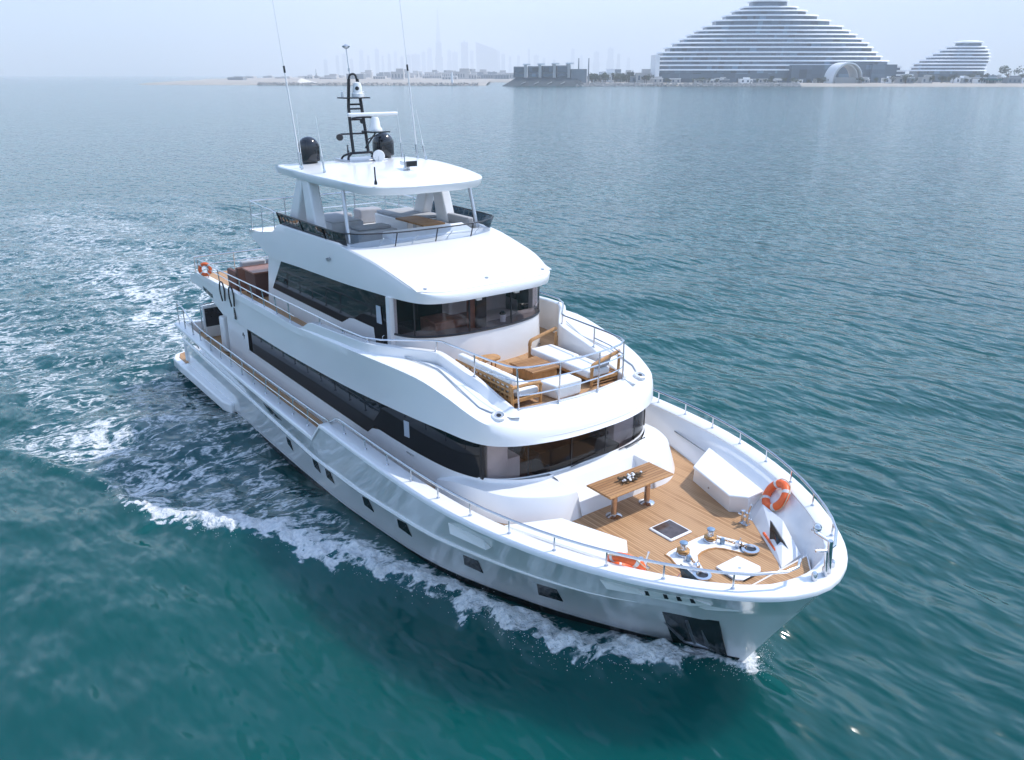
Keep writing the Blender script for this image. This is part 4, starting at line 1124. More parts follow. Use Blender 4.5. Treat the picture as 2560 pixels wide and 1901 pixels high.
# ================================================================== LOOSE THINGS ON BOARD
def Dup(o): return o
# foredeck dining table
t = thing('dining_table', 'rectangular teak table on two round pedestals on the foredeck with a dried flower centrepiece', 'table', (-3.15, 0, 1.945))
top = MB().box(-3.50, -2.82, -.90, .90, 2.585, 2.63).build('tabletop', 'teaktop', t, bevel=.008, smooth=0)
MB().tube([(-3.50, -.9, 2.609), (-2.82, -.9, 2.609), (-2.82, .9, 2.609), (-3.5, .9, 2.609)], .024, 6, True).build('edge_trim', 'wood', top)
for y in (-.48, .48):
    l = MB().lathe([(.062, .03), (.062, .645)], (-3.12, y, 1.945), 24).build('leg', mat('bronzed_leg', (.55, .42, .33), rough=.22, metal=.9), t)
    MB().lathe([(.17, 0), (.17, .012), (.12, .035), (.07, .05)], (-3.12, y, 1.945), 28).build('foot', 'steel', l)
c = thing('centrepiece', 'small white and brown dried flower arrangement lying on the foredeck table', 'flowers', (-3.16, .02, 2.632))
rnd = random.Random(3)
mb = MB(); ml = MB()
for k in range(46):
    a = rnd.uniform(0, 2 * pi); r = abs(rnd.gauss(0, .13)); x, y = -3.16 + r * cos(a) * .6, .02 + r * sin(a) * 1.5; z = 2.66 + rnd.uniform(0, .06)
    (mb if k % 2 else ml).lathe([(.0, -.02), (.028, -.01), (.034, .008), (.018, .024), (0, .028)], (x, y, z), 8, axis=(rnd.uniform(-1, 1), rnd.uniform(-1, 1), 1))
for k in range(40):
    a = rnd.uniform(0, 2 * pi); r0 = rnd.uniform(.02, .15); r1 = r0 + rnd.uniform(.06, .18)
    ml.tube([(-3.16 + r0 * cos(a) * .6, .02 + r0 * sin(a) * 1.4, 2.645 + rnd.uniform(0, .05)), (-3.16 + r1 * cos(a) * .6, .02 + r1 * sin(a) * 1.5, 2.64 + rnd.uniform(0, .07))], [.012, .004], 5)
mb.build('petals', 'cush', c); ml.build('twigs', 'leaf', c)

def life_ring(label, loc, rot, group='orange life rings hung on the rails'):
    t = thing('life_ring', label, 'life ring', loc, group)
    t.rotation_euler = rot
    ORG[t.name] = Vector((0, 0, 0))
    R, r = .27, .085
    mb = MB()
    mb.tube([(R * cos(2 * pi * k / 40), R * sin(2 * pi * k / 40), 0) for k in range(40)], r, 14, True)
    ring = mb.build('ring', 'orange', t, smooth=60)
    for k in range(4):
        a0 = pi / 4 + k * pi / 2
        MB().tube([(R * cos(a0 + q), R * sin(a0 + q), 0) for q in (-.12, -.04, .04, .12)], r * 1.03, 14).build('reflective_band', 'reflect', ring, smooth=60)
    pts = []
    for k in range(48):
        a = 2 * pi * k / 48; rr = R + r * 1.05 + .015 * abs(sin(2 * (a - pi / 4)))
        pts.append((rr * cos(a), rr * sin(a), .02 * sin(a * 4)))
    MB().tube(pts, .011, 5, True).build('grab_line', 'rope', ring)
    return t
def rot_from(z, x):
    z = Vector(z).normalized(); x = Vector(x); x = (x - z * x.dot(z)).normalized(); y = z.cross(x)
    return Matrix((x, y, z)).transposed().to_euler()
life_ring('orange life ring leaning on the inside of the port bow rail', (-1.1, 2.12, 2.45), rot_from((-.42, -.80, .62), (.87, -.48, 0)))
life_ring('orange life ring lying on the starboard bulwark top, seen edge-on', (-1.1, -2.12, 2.47), rot_from((-.42, .80, .72), (.87, .48, 0)))
life_ring('orange life ring on the stern rail of the upper deck', (-20.35, -3.08, 4.40), rot_from((.75, -.7, .1), (1, 1, 0))).scale = (.66, .66, .66)

# --- terrace lounge
t = thing('teak_sofa', 'three-seat teak-framed sofa with white cushions on the starboard side of the upper terrace', 'sofa', (-6.4, -1.1, 3.84), 'white cushioned terrace seating')
mb = MB()
for x in (-7.45, -5.32):
    mb.tube([(x, -1.46, 3.84), (x, -1.48, 4.38)], .035, 8).tube([(x, -.70, 3.84), (x, -.70, 4.28)], .035, 8)
    mb.tube([(x, -1.50, 4.33), (x, -1.1, 4.33), (x, -.72, 4.30), (x, -.68, 4.24)], .04, 8)
    mb.box(x - .025, x + .025, -1.45, -.70, 3.98, 4.05)
for z, yy in ((4.38, -1.48), (4.27, -1.475), (4.15, -1.47), (4.03, -1.46)): mb.tube([(-7.45, yy, z), (-5.32, yy, z)], .03, 8)
for k in range(13): mb.box(-7.40 + k * .165, -7.365 + k * .165, -1.49, -1.455, 4.0, 4.38)
mb.box(-7.45, -5.32, -1.44, -.70, 3.98, 4.04)
mb.build('frame', 'wood', t)
for k in range(3):
    x = -7.38 + k * .68
    MB().box(x, x + .66, -1.28, -.70, 4.04, 4.19).build('seat_cushion', 'cush', t, bevel=.05, seg=3)
    MB().hexa([(x, -1.44, 4.17), (x + .66, -1.44, 4.17), (x + .66, -1.22, 4.17), (x, -1.22, 4.17)], [(x, -1.50, 4.56), (x + .66, -1.50, 4.56), (x + .66, -1.33, 4.56), (x, -1.33, 4.56)]).build('back_cushion', 'cush', t, bevel=.05, seg=3)

t = thing('chaise_sofa', 'long low white-cushioned lounger with curved teak arms on the port side of the upper terrace', 'sofa', (-6.4, 1.15, 3.84), 'white cushioned terrace seating')
mb = MB()
for x in (-7.62, -5.33):
    mb.tube([(x, .80, 3.84), (x, .80, 4.30)], .035, 8).tube([(x, 1.62, 3.84), (x, 1.64, 4.45)], .035, 8)
    mb.tube(cr([(x, .80, 4.24), (x, .84, 4.36), (x, 1.05, 4.42), (x, 1.64, 4.55)], 4), .045, 8)
    mb.box(x - .03, x + .03, .80, 1.62, 3.96, 4.03)
    mb.tube([(x, .80, 3.90), (x, 1.6, 3.90)], .02, 6)
mb.box(-7.62, -5.33, .80, 1.60, 3.96, 4.01)
mb.tube([(-7.62, 1.62, 4.05), (-5.33, 1.62, 4.05)], .03, 8)
mb.build('frame', 'wood', t)
for k, (a, b) in enumerate(((-7.58, -6.48), (-6.46, -5.42))):
    MB().box(a, b, .78, 1.46, 4.01, 4.19).build('seat_cushion', 'cush', t, bevel=.05, seg=3)
MB().hexa([(-5.60, 1.05, 4.2), (-5.42, 1.0, 4.2), (-5.42, 1.42, 4.2), (-5.60, 1.42, 4.2)], [(-5.50, 1.10, 4.46), (-5.36, 1.06, 4.46), (-5.36, 1.46, 4.46), (-5.50, 1.46, 4.46)]).build('pillow', 'cushg', t, bevel=.05, seg=3)

t = thing('ottoman', 'boxy white upholstered ottoman at the front of the terrace between the two sofas', 'ottoman', (-5.35, -.05, 3.84), 'white cushioned terrace seating')
MB().hexa([(-5.62, -.42, 3.845), (-5.13, -.34, 3.845), (-5.16, .34, 3.845), (-5.66, .34, 3.845)], [(-5.64, -.50, 4.20), (-5.14, -.44, 4.20), (-5.15, .36, 4.20), (-5.67, .36, 4.20)]).build('pouf', 'cush', t, bevel=.045, seg=3)
t = thing('coffee_table', 'low square teak coffee table with solid sides in the middle of the terrace', 'table', (-6.7, .2, 3.84))
MB().box(-7.12, -6.22, -.20, .60, 4.10, 4.15).build('tabletop', 'teaktop', t, bevel=.008, smooth=0)
MB().box(-7.06, -6.26, -.15, .55, 3.845, 4.10).build('base', 'wood', t, bevel=.01)
t = thing('side_table', 'small round-edged teak side table against the white wheelhouse wall', 'table', (-7.75, -.35, 3.84))
MB().prism(cr([(-7.95, -.65), (-7.6, -.62), (-7.55, -.15), (-7.9, -.1)], 4, True), 4.10, 4.14).build('tabletop', 'wood', t)
for x, y in ((-7.85, -.55), (-7.65, -.52), (-7.65, -.22), (-7.84, -.2)): MB().tube([(x, y, 3.84), (x, y, 4.10)], .02, 8).build('leg', 'wood', t)

# flybridge table, aft deck furniture
t = thing('flybridge_table', 'brown teak pedestal table under the hardtop on the flybridge', 'table', (-12.8, .85, 6.05))
MB().box(-13.58, -12.02, .50, 1.22, 6.60, 6.65).build('tabletop', 'teaktop', t, bevel=.01, smooth=0)
for x in (-13.1, -12.5): MB().lathe([(.14, 0), (.14, .015), (.05, .04), (.045, .55)], (x, .86, 6.05), 16).build('leg', 'alu', t)
t = thing('aft_sofa', 'brown wicker sofa with grey cushions on the aft upper deck', 'sofa', (-19.0, -1.8, 3.84))
MB().box(-19.9, -18.9, -2.45, -.6, 3.84, 4.22).box(-19.05, -18.85, -2.5, -.5, 3.84, 4.62).box(-19.9, -18.9, -2.5, -2.35, 3.84, 4.45).build('wicker_frame', 'wicker', t, bevel=.03)
for y in (-2.3, -1.4): MB().box(-19.85, -19.1, y, y + .85, 4.22, 4.36).build('seat_cushion', 'cushg', t, bevel=.05)
for y in (-2.3, -1.4): MB().hexa([(-19.3, y, 4.34), (-19.05, y, 4.34), (-19.05, y + .85, 4.34), (-19.3, y + .85, 4.34)], [(-19.2, y, 4.78), (-19.0, y, 4.78), (-19.0, y + .85, 4.78), (-19.2, y + .85, 4.78)]).build('back_cushion', 'cushg', t, bevel=.06)
t = thing('wicker_bar', 'tall dark brown wicker cabinet beside the aft wheelhouse wall', 'cabinet', (-18.0, -1.9, 3.84))
MB().box(-18.6, -17.7, -2.35, -1.3, 3.84, 4.62).build('cabinet_body', 'wicker', t, bevel=.02)
MB().box(-18.65, -17.65, -2.4, -1.25, 4.62, 4.67).build('cabinet_top', 'wooddark', t, bevel=.01)
t = thing('teak_screen', 'upright teak panel at the aft end of the wheelhouse', 'screen', (-17.35, -1.2, 3.84))
MB().box(-17.45, -17.38, -1.9, -.3, 3.84, 5.0).build('panel', 'wooddark', t, bevel=.01)
MB().tube([(-17.41, -1.9, 3.84), (-17.41, -1.9, 5.0), (-17.41, -.3, 5.0), (-17.41, -.3, 3.84)], .04, 8).build('frame', 'wood', t)

# ================================================================== SEA
def axis_grid(a, b, step, far, g=1.06):
    mid = list(np.arange(a, b + 1e-6, step)); up = []; p = mid[-1]; d = step
    while p < far: d *= g; p += d; up.append(min(p, far))
    dn = []; p = mid[0]; d = step
    while p > -far: d *= g; p -= d; dn.append(max(p, -far))
    return np.array(dn[::-1] + mid + up)
FAR = 12500.0
ax = axis_grid(-40, 4, .12, FAR); ay = axis_grid(-13, 6, .12, FAR)
ax = np.concatenate([ax[ax < -16], np.arange(-16, 1.6, .06), ax[ax > 1.65]]); ay = np.concatenate([ay[ay < -9], np.arange(-9, .3, .06), ay[ay > .35]])
GX, GY = np.meshgrid(ax, ay, indexing='ij')
rs = np.random.RandomState(5)
def hashgrid(n=256):
    return rs.rand(n, n)
TBL = hashgrid()
def vnoise(x, y):
    xi = np.floor(x).astype(int); yi = np.floor(y).astype(int); fx_ = x - xi; fy_ = y - yi
    fx_ = fx_ * fx_ * (3 - 2 * fx_); fy_ = fy_ * fy_ * (3 - 2 * fy_)
    a = TBL[xi % 256, yi % 256]; b = TBL[(xi + 1) % 256, yi % 256]; c = TBL[xi % 256, (yi + 1) % 256]; d = TBL[(xi + 1) % 256, (yi + 1) % 256]
    return (a * (1 - fx_) + b * fx_) * (1 - fy_) + (c * (1 - fx_) + d * fx_) * fy_
def fbm(x, y, o=4):
    s = 0; a = .5; t = 0
    for k in range(o): s = s + a * vnoise(x + 17.3 * k, y - 9.1 * k); t += a; a *= .5; x = x * 2.03; y = y * 2.03
    return s / t
def sstep(a, b, x):
    t = np.clip((x - a) / (b - a), 0, 1); return t * t * (3 - 2 * t)
def seg_dist(path, X, Y):
    """distance to a polyline and signed side (+ = left), and parameter 0..1"""
    best = np.full(X.shape, 1e9); side = np.zeros(X.shape); par = np.zeros(X.shape)
    n = len(path) - 1
    for i in range(n):
        (x0, y0), (x1, y1) = path[i], path[i + 1]; dx, dy = x1 - x0, y1 - y0; L = dx * dx + dy * dy
        t = np.clip(((X - x0) * dx + (Y - y0) * dy) / L, 0, 1); qx = X - x0 - t * dx; qy = Y - y0 - t * dy
        d = np.sqrt(qx * qx + qy * qy); m = d < best
        best = np.where(m, d, best); side = np.where(m, np.sign(dx * qy - dy * qx), side); par = np.where(m, (i + t) / n, par)
    return best, side, par
# long swell as real relief (fades where the sheet gets coarse)
dist = np.sqrt((GX - CAM.x) ** 2 + (GY - CAM.y) ** 2)
Z = np.zeros(GX.shape)
for k in range(26):
    lam = rs.uniform(1.6, 9.0); ang = math.atan2(.6, -.8) + rs.normal(0, .55)
    amp = .0042 * lam ** .9
    cell = np.maximum(.1, .06 * np.maximum(0, np.maximum(np.maximum(GX - 4, -40 - GX), np.maximum(GY - 6, -13 - GY))))
    f = 1 - sstep(.12, .3, cell / lam)
    Z += f * amp * np.sin(2 * pi * (GX * cos(ang) + GY * sin(ang)) / lam + rs.uniform(0, 6.28) + 1.4 * fbm(GX * .11, GY * .11, 2))
# bow wave and wake, in the boat's frame
crest = [(.25, -.05), (-.25, -.75), (-.75, -1.75), (-1.35, -2.35), (-2.05, -2.85), (-3.0, -3.05), (-4.1, -3.22), (-5.2, -3.55), (-6.2, -4.05), (-7.4, -4.6), (-8.7, -5.25), (-9.8, -5.95), (-10.8, -6.65), (-11.8, -7.2), (-13.1, -7.65), (-14.2, -7.9)]
foam = np.zeros(GX.shape); aer = np.zeros(GX.shape)
near = (GX > -75) & (GX < 4) & (np.abs(GY) < 22)
X, Y = GX[near], GY[near]
zz = np.zeros(X.shape); fo_ = np.zeros(X.shape); ae = np.zeros(X.shape)
wl = lambda x: np.interp(x, [-23, -16, -11.2, -9.2, -6.2, -3.7, -1.92, -1.2, -.5, 0], [3.38, 3.43, 3.40, 3.30, 2.92, 2.02, 1.10, .66, .30, 0])
for s in (-1, 1):
    path = [(x, y * -s * -1 if s == -1 else -y) for x, y in crest]
    path = [(x, -abs(y) if s == -1 else abs(y)) for x, y in crest]
    d, sd, pr = seg_dist(path, X, Y)
    inside = (sd * s) < 0 if s == 1 else sd < 0
    inside = np.where(s == -1, (np.abs(Y) < np.interp(-X, [-p[0] for p in path], [abs(p[1]) for p in path])), (np.abs(Y) < np.interp(-X, [-p[0] for p in path], [abs(p[1]) for p in path]))) & (X > -14.4)
    own = (np.sign(Y) == s)
    jag = (fbm(X * 1.6, Y * 1.6, 4) - .5) * 1.0 + (fbm(X * 4.5, Y * 4.5, 3) - .5) * .7
    dd = np.where(inside, -d, d) + jag * np.clip(pr * 9, .15, 1)
    width = np.interp(pr, [0, .05, .12, .3, .5, .75, .9, 1], [.14, .45, 1.15, 1.0, .9, 1.05, .85, .3])
    strength = np.interp(pr, [0, .04, .12, .3, .55, .85, .96, 1], [1.0, .8, 1.15, 1.1, 1.15, 1.3, 1.0, .1])
    core = sstep(.10, -.12, dd) * sstep(-1.35, -.35, dd / width)
    fo_ = np.maximum(fo_, np.where(own, core * strength, 0))
    hgt = np.interp(pr, [0, .08, .3, .8, 1], [.12, .40, .38, .32, .03])
    zz += np.where(own, hgt * np.exp(-((np.where(inside, -d, d) + .35) / .55) ** 2) * (.75 + .6 * (fbm(X * 2.2, Y * 2.2, 3) - .35)), 0)
    # lacy churn between crest and hull, growing aft
    gap = np.abs(Y) - wl(X)
    churn = np.where(inside & own & (gap > -.2), np.interp(-X, [0, 1.5, 4, 7, 10, 14.5], [.16, .36, .40, .42, .44, .44]), 0)
    churn = churn * sstep(-.05, .7, gap) * (.75 + .5 * fbm(X * .5, Y * .5, 3))
    fo_ = np.maximum(fo_, churn)
    aft = own & (X <= -13.5)
    edge = np.interp(-X, [13.5, 14.5, 17, 20, 25, 30, 41, 55, 75], [7.8, 7.9, 9.2, 9.4, 9.4, 9.6, 9.8, 10.5, 12])
    g2 = (np.abs(Y) - edge) + (fbm(X * .6, Y * .6, 4) - .5) * 2.6
    body_ = sstep(.3, -.6, g2) * np.interp(-X, [13.5, 16, 19, 24, 32, 45, 75], [.42, .40, .40, .42, .40, .32, .22])
    body_ = body_ * (.50 + .85 * fbm(X * .22, Y * .34, 3))
    fo_ = np.maximum(fo_, np.where(aft, body_, 0))
    # second breaking patch outside
    q = np.exp(-(((X + 18.4 + .35 * (np.abs(Y) - 7.4)) / 2.1) ** 2 + ((np.abs(Y) - 7.5) / 1.5) ** 2) ** 1.5)
    fo_ = np.maximum(fo_, np.where(own, q * (.62 + .7 * (fbm(X * .9, Y * .9, 3) - .45)), 0))
    # thin line along the outer edge of the wash
    oe = np.exp(-((np.abs(Y) - np.interp(-X, [13.5, 15, 16.5, 19.5, 26, 40], [7.7, 7.8, 8.5, 10.0, 11.5, 14])) / .22) ** 2)
    zz += np.where(own & (X < -12) & (X > -40), oe * .12, 0)
# propeller wash behind the transom
w = sstep(-22.4, -24.5, X) * np.exp(-(Y / np.interp(-X, [22, 26, 40, 75], [3.4, 3.8, 4.8, 7])) ** 4)
w = w * np.interp(-X, [22, 25, 30, 38, 48, 75], [.9, .86, .72, .60, .50, .34])
fo_ = np.maximum(fo_, w * (.62 + .9 * (fbm(X * .35, Y * .6, 4) - .35)))
# stem splash
fo_ = np.maximum(fo_, 1.1 * np.exp(-(((X - .12) / .22) ** 2 + (Y / .20) ** 2)))
fo_ = np.where((np.abs(Y) < wl(np.clip(X, -22.7, 0)) - .25) & (X < 0) & (X > -22.7), 0, fo_)
ae = np.clip(fo_ * 1.3, 0, 1)
rough_w = np.clip(fo_ * 1.6, 0, 1)
zz *= 1 - .0 * zz
zz += rough_w * sstep(-.1, 1.2, np.abs(Y) - wl(np.clip(X, -22.7, 0)) + (X < -22.7) * 5) * ((fbm(X * .8, Y * .8, 4) - .5) * .30 + (fbm(X * 2.6 + 5, Y * 2.6, 3) - .5) * .12)
zz += np.clip(fo_ - .55, 0, .6) * ((fbm(X * 3.1, Y * 3.1, 3) - .45) * .55 + (fbm(X * 7, Y * 7, 2) - .5) * .30)
zz *= 1 - sstep(-6, -2, -np.maximum(np.abs(Y) - 9, np.maximum(-36 - X, X - 3)) * 0 - 6 + 0) * 0
Z[near] += zz; foam[near] = fo_; aer[near] = ae
nx_, ny_ = GX.shape
idx = np.arange(nx_ * ny_).reshape(nx_, ny_)
quads = np.stack([idx[:-1, :-1], idx[1:, :-1], idx[1:, 1:], idx[:-1, 1:]], -1).reshape(-1, 4)
me = bpy.data.meshes.new('sea')
nv, nf = nx_ * ny_, len(quads)
me.vertices.add(nv); me.loops.add(nf * 4); me.polygons.add(nf)
me.vertices.foreach_set('co', np.stack([GX, GY, Z], -1).reshape(-1).astype(np.float32))
me.loops.foreach_set('vertex_index', quads.reshape(-1).astype(np.int32))
me.polygons.foreach_set('loop_start', (np.arange(nf) * 4).astype(np.int32))
me.polygons.foreach_set('use_smooth', np.ones(nf, bool))
me.update(calc_edges=True)
at_ = me.attributes.new('foam', 'FLOAT', 'POINT'); at_.data.foreach_set('value', foam.reshape(-1).astype(np.float32))
sea = bpy.data.objects.new('sea', me); COL.objects.link(sea); sea['kind'] = 'structure'

m, nt, p = new_mat('sea_water')
L = nt.links.new
tc = N(nt, 'ShaderNodeTexCoord')
def noise(rot, sc, scale, detail=3, rough=.5, dist_=0.0):
    mp = N(nt, 'ShaderNodeMapping'); mp.inputs['Rotation'].default_value = (0, 0, rot); mp.inputs['Scale'].default_value = sc
    L(tc.outputs['Object'], mp.inputs['Vector'])
    n = N(nt, 'ShaderNodeTexNoise'); n.inputs['Scale'].default_value = scale; n.inputs['Detail'].default_value = detail
    n.inputs['Roughness'].default_value = rough; n.inputs['Distortion'].default_value = dist_
    L(mp.outputs[0], n.inputs['Vector']); return n.outputs['Fac']
def math_(op, a, b=None, c=None):
    n = N(nt, 'ShaderNodeMath', operation=op)
    for i, q in enumerate((a, b, c)):
        if q is None: continue
        if isinstance(q, (int, float)): n.inputs[i].default_value = q
        else: L(q, n.inputs[i])
    return n.outputs[0]
CR = -math.atan2(.8, .6)          # x axis of the rotated frame runs along the crests
hA = math_('MULTIPLY', noise(radians(-36), (.50, 1, 1), .32, 2, .5, .1), .20)
hA2 = math_('MULTIPLY', noise(radians(-80), (.34, 1, 1), .34, 2, .5, .1), .14)
hB = math_('MULTIPLY', noise(radians(-30), (.46, 1, 1), 1.5, 2, .42, .12), .26)
h = math_('ADD', math_('ADD', hA, hA2), hB)
def slopes(phi, sc, scale, A, B, detail=2):
    """random facet slopes: A across the crests, B along them"""
    mp = N(nt, 'ShaderNodeMapping'); mp.inputs['Rotation'].default_value = (0, 0, -phi); mp.inputs['Scale'].default_value = sc
    L(tc.outputs['Object'], mp.inputs['Vector'])
    n = N(nt, 'ShaderNodeTexNoise'); n.inputs['Scale'].default_value = scale; n.inputs['Detail'].default_value = detail; n.inputs['Distortion'].default_value = .0
    L(mp.outputs[0], n.inputs['Vector'])
    sp = N(nt, 'ShaderNodeSeparateXYZ'); L(n.outputs['Color'], sp.inputs[0])
    u = math_('MULTIPLY', math_('SUBTRACT', sp.outputs[0], .5), A); v = math_('MULTIPLY', math_('SUBTRACT', sp.outputs[1], .5), B)
    cb = N(nt, 'ShaderNodeCombineXYZ')
    L(math_('ADD', math_('MULTIPLY', u, -sin(phi)), math_('MULTIPLY', v, cos(phi))), cb.inputs[0])
    L(math_('ADD', math_('MULTIPLY', u, cos(phi)), math_('MULTIPLY', v, sin(phi))), cb.inputs[1])
    return cb.outputs[0]
s1 = slopes(radians(30), (.40, 1, 1), 2.0, .20, .08)
s2 = slopes(radians(40), (.45, 1, 1), 4.5, .38, .15)
fa = N(nt, 'ShaderNodeAttribute', attribute_name='foam').outputs['Fac']
f1 = noise(0.1, (1.0, .60, 1), 1.1, 4, .55, 1.3)
f2 = noise(-.15, (1.1, .6, 1), 2.7, 3, .55, 1.0)
f3 = noise(.2, (1, .8, 1), 11.0, 3, .6, .3)
def ridge(x, k): return math_('SUBTRACT', 1.0, math_('MULTIPLY', math_('ABSOLUTE', math_('SUBTRACT', x, .5)), k))
lace = math_('ADD', math_('MULTIPLY', ridge(f1, 6.5), .52), math_('ADD', math_('MULTIPLY', ridge(f2, 6.0), .34), math_('MULTIPLY', f3, .34)))
val = math_('ADD', math_('MULTIPLY', fa, 1.0), math_('MULTIPLY', math_('SUBTRACT', lace, .62), 1.25))
mr = N(nt, 'ShaderNodeMapRange', interpolation_type='SMOOTHSTEP'); L(val, mr.inputs['Value'])
mr.inputs['From Min'].default_value = .46; mr.inputs['From Max'].default_value = .98
fz = math_('GREATER_THAN', fa, .02)
mask = math_('MULTIPLY', mr.outputs[0], fz)
deep = N(nt, 'ShaderNodeMix', data_type='RGBA'); L(math_('MULTIPLY', fa, 1.1), deep.inputs['Factor']); deep.clamp_factor = True
big = noise(.3, (1, 1, 1), .05, 3, .5)
rp = ramp(nt, big, [(.3, (.001, .054, .054)), (.7, (.0012, .067, .063))])
L(rp.outputs[0], deep.inputs['A']); deep.inputs['B'].default_value = (.006, .075, .09, 1)
L(deep.outputs['Result'], p.inputs['Base Color'])
p.inputs['Roughness'].default_value = .11
p.inputs['IOR'].default_value = 1.37
bp = N(nt, 'ShaderNodeBump'); bp.inputs['Strength'].default_value = 1.0; bp.inputs['Distance'].default_value = 1.0
L(h, bp.inputs['Height'])
v1 = N(nt, 'ShaderNodeVectorMath', operation='ADD'); L(bp.outputs[0], v1.inputs[0]); L(s1, v1.inputs[1])
v2 = N(nt, 'ShaderNodeVectorMath', operation='ADD'); L(v1.outputs[0], v2.inputs[0]); L(s2, v2.inputs[1])
v3 = N(nt, 'ShaderNodeVectorMath', operation='NORMALIZE'); L(v2.outputs[0], v3.inputs[0]); L(v3.outputs[0], p.inputs['Normal'])
p.subsurface_method = 'BURLEY'
p.inputs['Subsurface Weight'].default_value = 1.0
p.inputs['Subsurface Radius'].default_value = (.35, 1.0, .9)
p.inputs['Subsurface Scale'].default_value = 2.4
fb = N(nt, 'ShaderNodeBsdfPrincipled')
fcol = ramp(nt, f3, [(.3, (.52, .57, .60)), (.6, (.78, .79, .79))]); L(fcol.outputs[0], fb.inputs['Base Color'])
fb.inputs['Roughness'].default_value = .9; fb.inputs['Specular IOR Level'].default_value = .1
b2 = N(nt, 'ShaderNodeBump'); b2.inputs['Strength'].default_value = 1.0; b2.inputs['Distance'].default_value = .14
L(math_('ADD', f2, math_('MULTIPLY', f3, .6)), b2.inputs['Height']); L(b2.outputs[0], fb.inputs['Normal'])
mx = N(nt, 'ShaderNodeMixShader'); L(mask, mx.inputs[0]); L(p.outputs[0], mx.inputs[1]); L(fb.outputs[0], mx.inputs[2])
L(mx.outputs[0], nt.nodes['Material Output'].inputs['Surface'])
me.materials.append(m)

# spray thrown up along the bow wave
rnd = random.Random(11); mb = MB()
def drop(pt, r):
    x, y, z = pt
    mb.add([(x + r, y, z), (x - r, y, z), (x, y + r, z), (x, y - r, z), (x, y, z + r), (x, y, z - r)], [(0, 2, 4), (2, 1, 4), (1, 3, 4), (3, 0, 4), (2, 0, 5), (1, 2, 5), (3, 1, 5), (0, 3, 5)])
cp = along([(x, y, 0) for x, y in crest], n=400)
for k in range(2600):
    i = int(min(399, abs(rnd.gauss(0, 1)) * 150)) if rnd.random() < .5 else rnd.randrange(400)
    s = -1 if rnd.random() < .62 else 1
    q = cp[i]; sp_ = .06 + .17 * min(1, i / 50)
    x = q.x + rnd.gauss(-.15 if i > 20 else .1, sp_); y = abs(q.y) + rnd.gauss(.0, sp_)
    drop((x, s * y, abs(rnd.gauss(0, .13)) + .05 + .16 * min(1, i / 60)), rnd.uniform(.003, .010))
for k in range(520):
    drop((.15 + rnd.gauss(0, .20), rnd.gauss(.05, .22), abs(rnd.gauss(0, .16))), rnd.uniform(.003, .008))
spray = mb.build('spray', mat('spray_white', (.78, .80, .80), rough=.8), smooth=0, fix=False)
spray['kind'] = 'stuff'; spray['label'] = 'white spray droplets thrown up along the bow wave'; spray['category'] = 'spray'

# ================================================================== FAR SHORE
FW = Vector((-.8, .6, 0)).normalized(); RT = Vector((.6, .8, 0)).normalized()
def G(lat, d, z=0.0):
    q = Vector((CAM.x, CAM.y, 0)) + FW * d + RT * lat
    return (q.x, q.y, z)
def gbox(mb, l0, l1, d0, d1, z0, z1):
    return mb.hexa([G(l0, d0, z0), G(l1, d0, z0), G(l1, d1, z0), G(l0, d1, z0)], [G(l0, d0, z1), G(l1, d0, z1), G(l1, d1, z1), G(l0, d1, z1)])
def lat(px, d): return (px - 1280) / 2207.0 * d
def hz(py, d): return CAM.z + (186.8 - py) / 2352.0 * d
M['sand'] = mat('beach_sand', (.36, .325, .28), rough=.95, var=.12, scale=.05)
M['rock'] = mat('breakwater_rock', (.30, .29, .28), rough=.95, var=.35, scale=.6)
M['revet'] = mat('dark_revetment', (.05, .065, .075), rough=.9, var=.2, scale=.3)
M['hwhite'] = mat('hotel_white', (.86, .86, .86), rough=.5, var=.03, scale=.1)
M['bld'] = mat('pale_building', (.46, .45, .44), rough=.8, var=.12, scale=.1)
M['bldg'] = mat('grey_building', (.20, .225, .25), rough=.7, var=.15, scale=.1)
M['foliage'] = mat('shore_foliage', (.055, .075, .04), rough=.9, var=.4, scale=.8)
M['trunk'] = mat('tree_trunk', (.12, .09, .06), rough=.9, var=.3)
M['tower'] = mat('far_tower_facade', (.14, .17, .21), rough=.5, var=.1, scale=.02)
def facade_mat(name, a, b, cell):
    m, nt, p = new_mat(name)
    tc = N(nt, 'ShaderNodeTexCoord'); mp = N(nt, 'ShaderNodeMapping'); mp.inputs['Rotation'].default_value = (0, 0, -math.atan2(.8, .6)); mp.inputs['Scale'].default_value = (1 / cell, .002, 1 / 4.3)
    nt.links.new(tc.outputs['Object'], mp.inputs['Vector'])
    sn = N(nt, 'ShaderNodeVectorMath', operation='FLOOR'); nt.links.new(mp.outputs[0], sn.inputs[0])
    w_ = N(nt, 'ShaderNodeTexWhiteNoise', noise_dimensions='3D'); nt.links.new(sn.outputs[0], w_.inputs['Vector'])
    r = ramp(nt, w_.outputs['Value'], [(0, a), (.62, b), (.8, tuple(c * .35 for c in a)), (1, tuple(min(1, c * 1.9) for c in b))])
    nt.links.new(r.outputs[0], p.inputs['Base Color']); p.inputs['Roughness'].default_value = .25
    return m
M['hglass'] = facade_mat('hotel_recessed_glazing', (.06, .105, .155), (.10, .16, .225), 3.4)
M['hbase'] = facade_mat('hotel_base_glazing', (.06, .095, .13), (.085, .13, .175), 6.0)

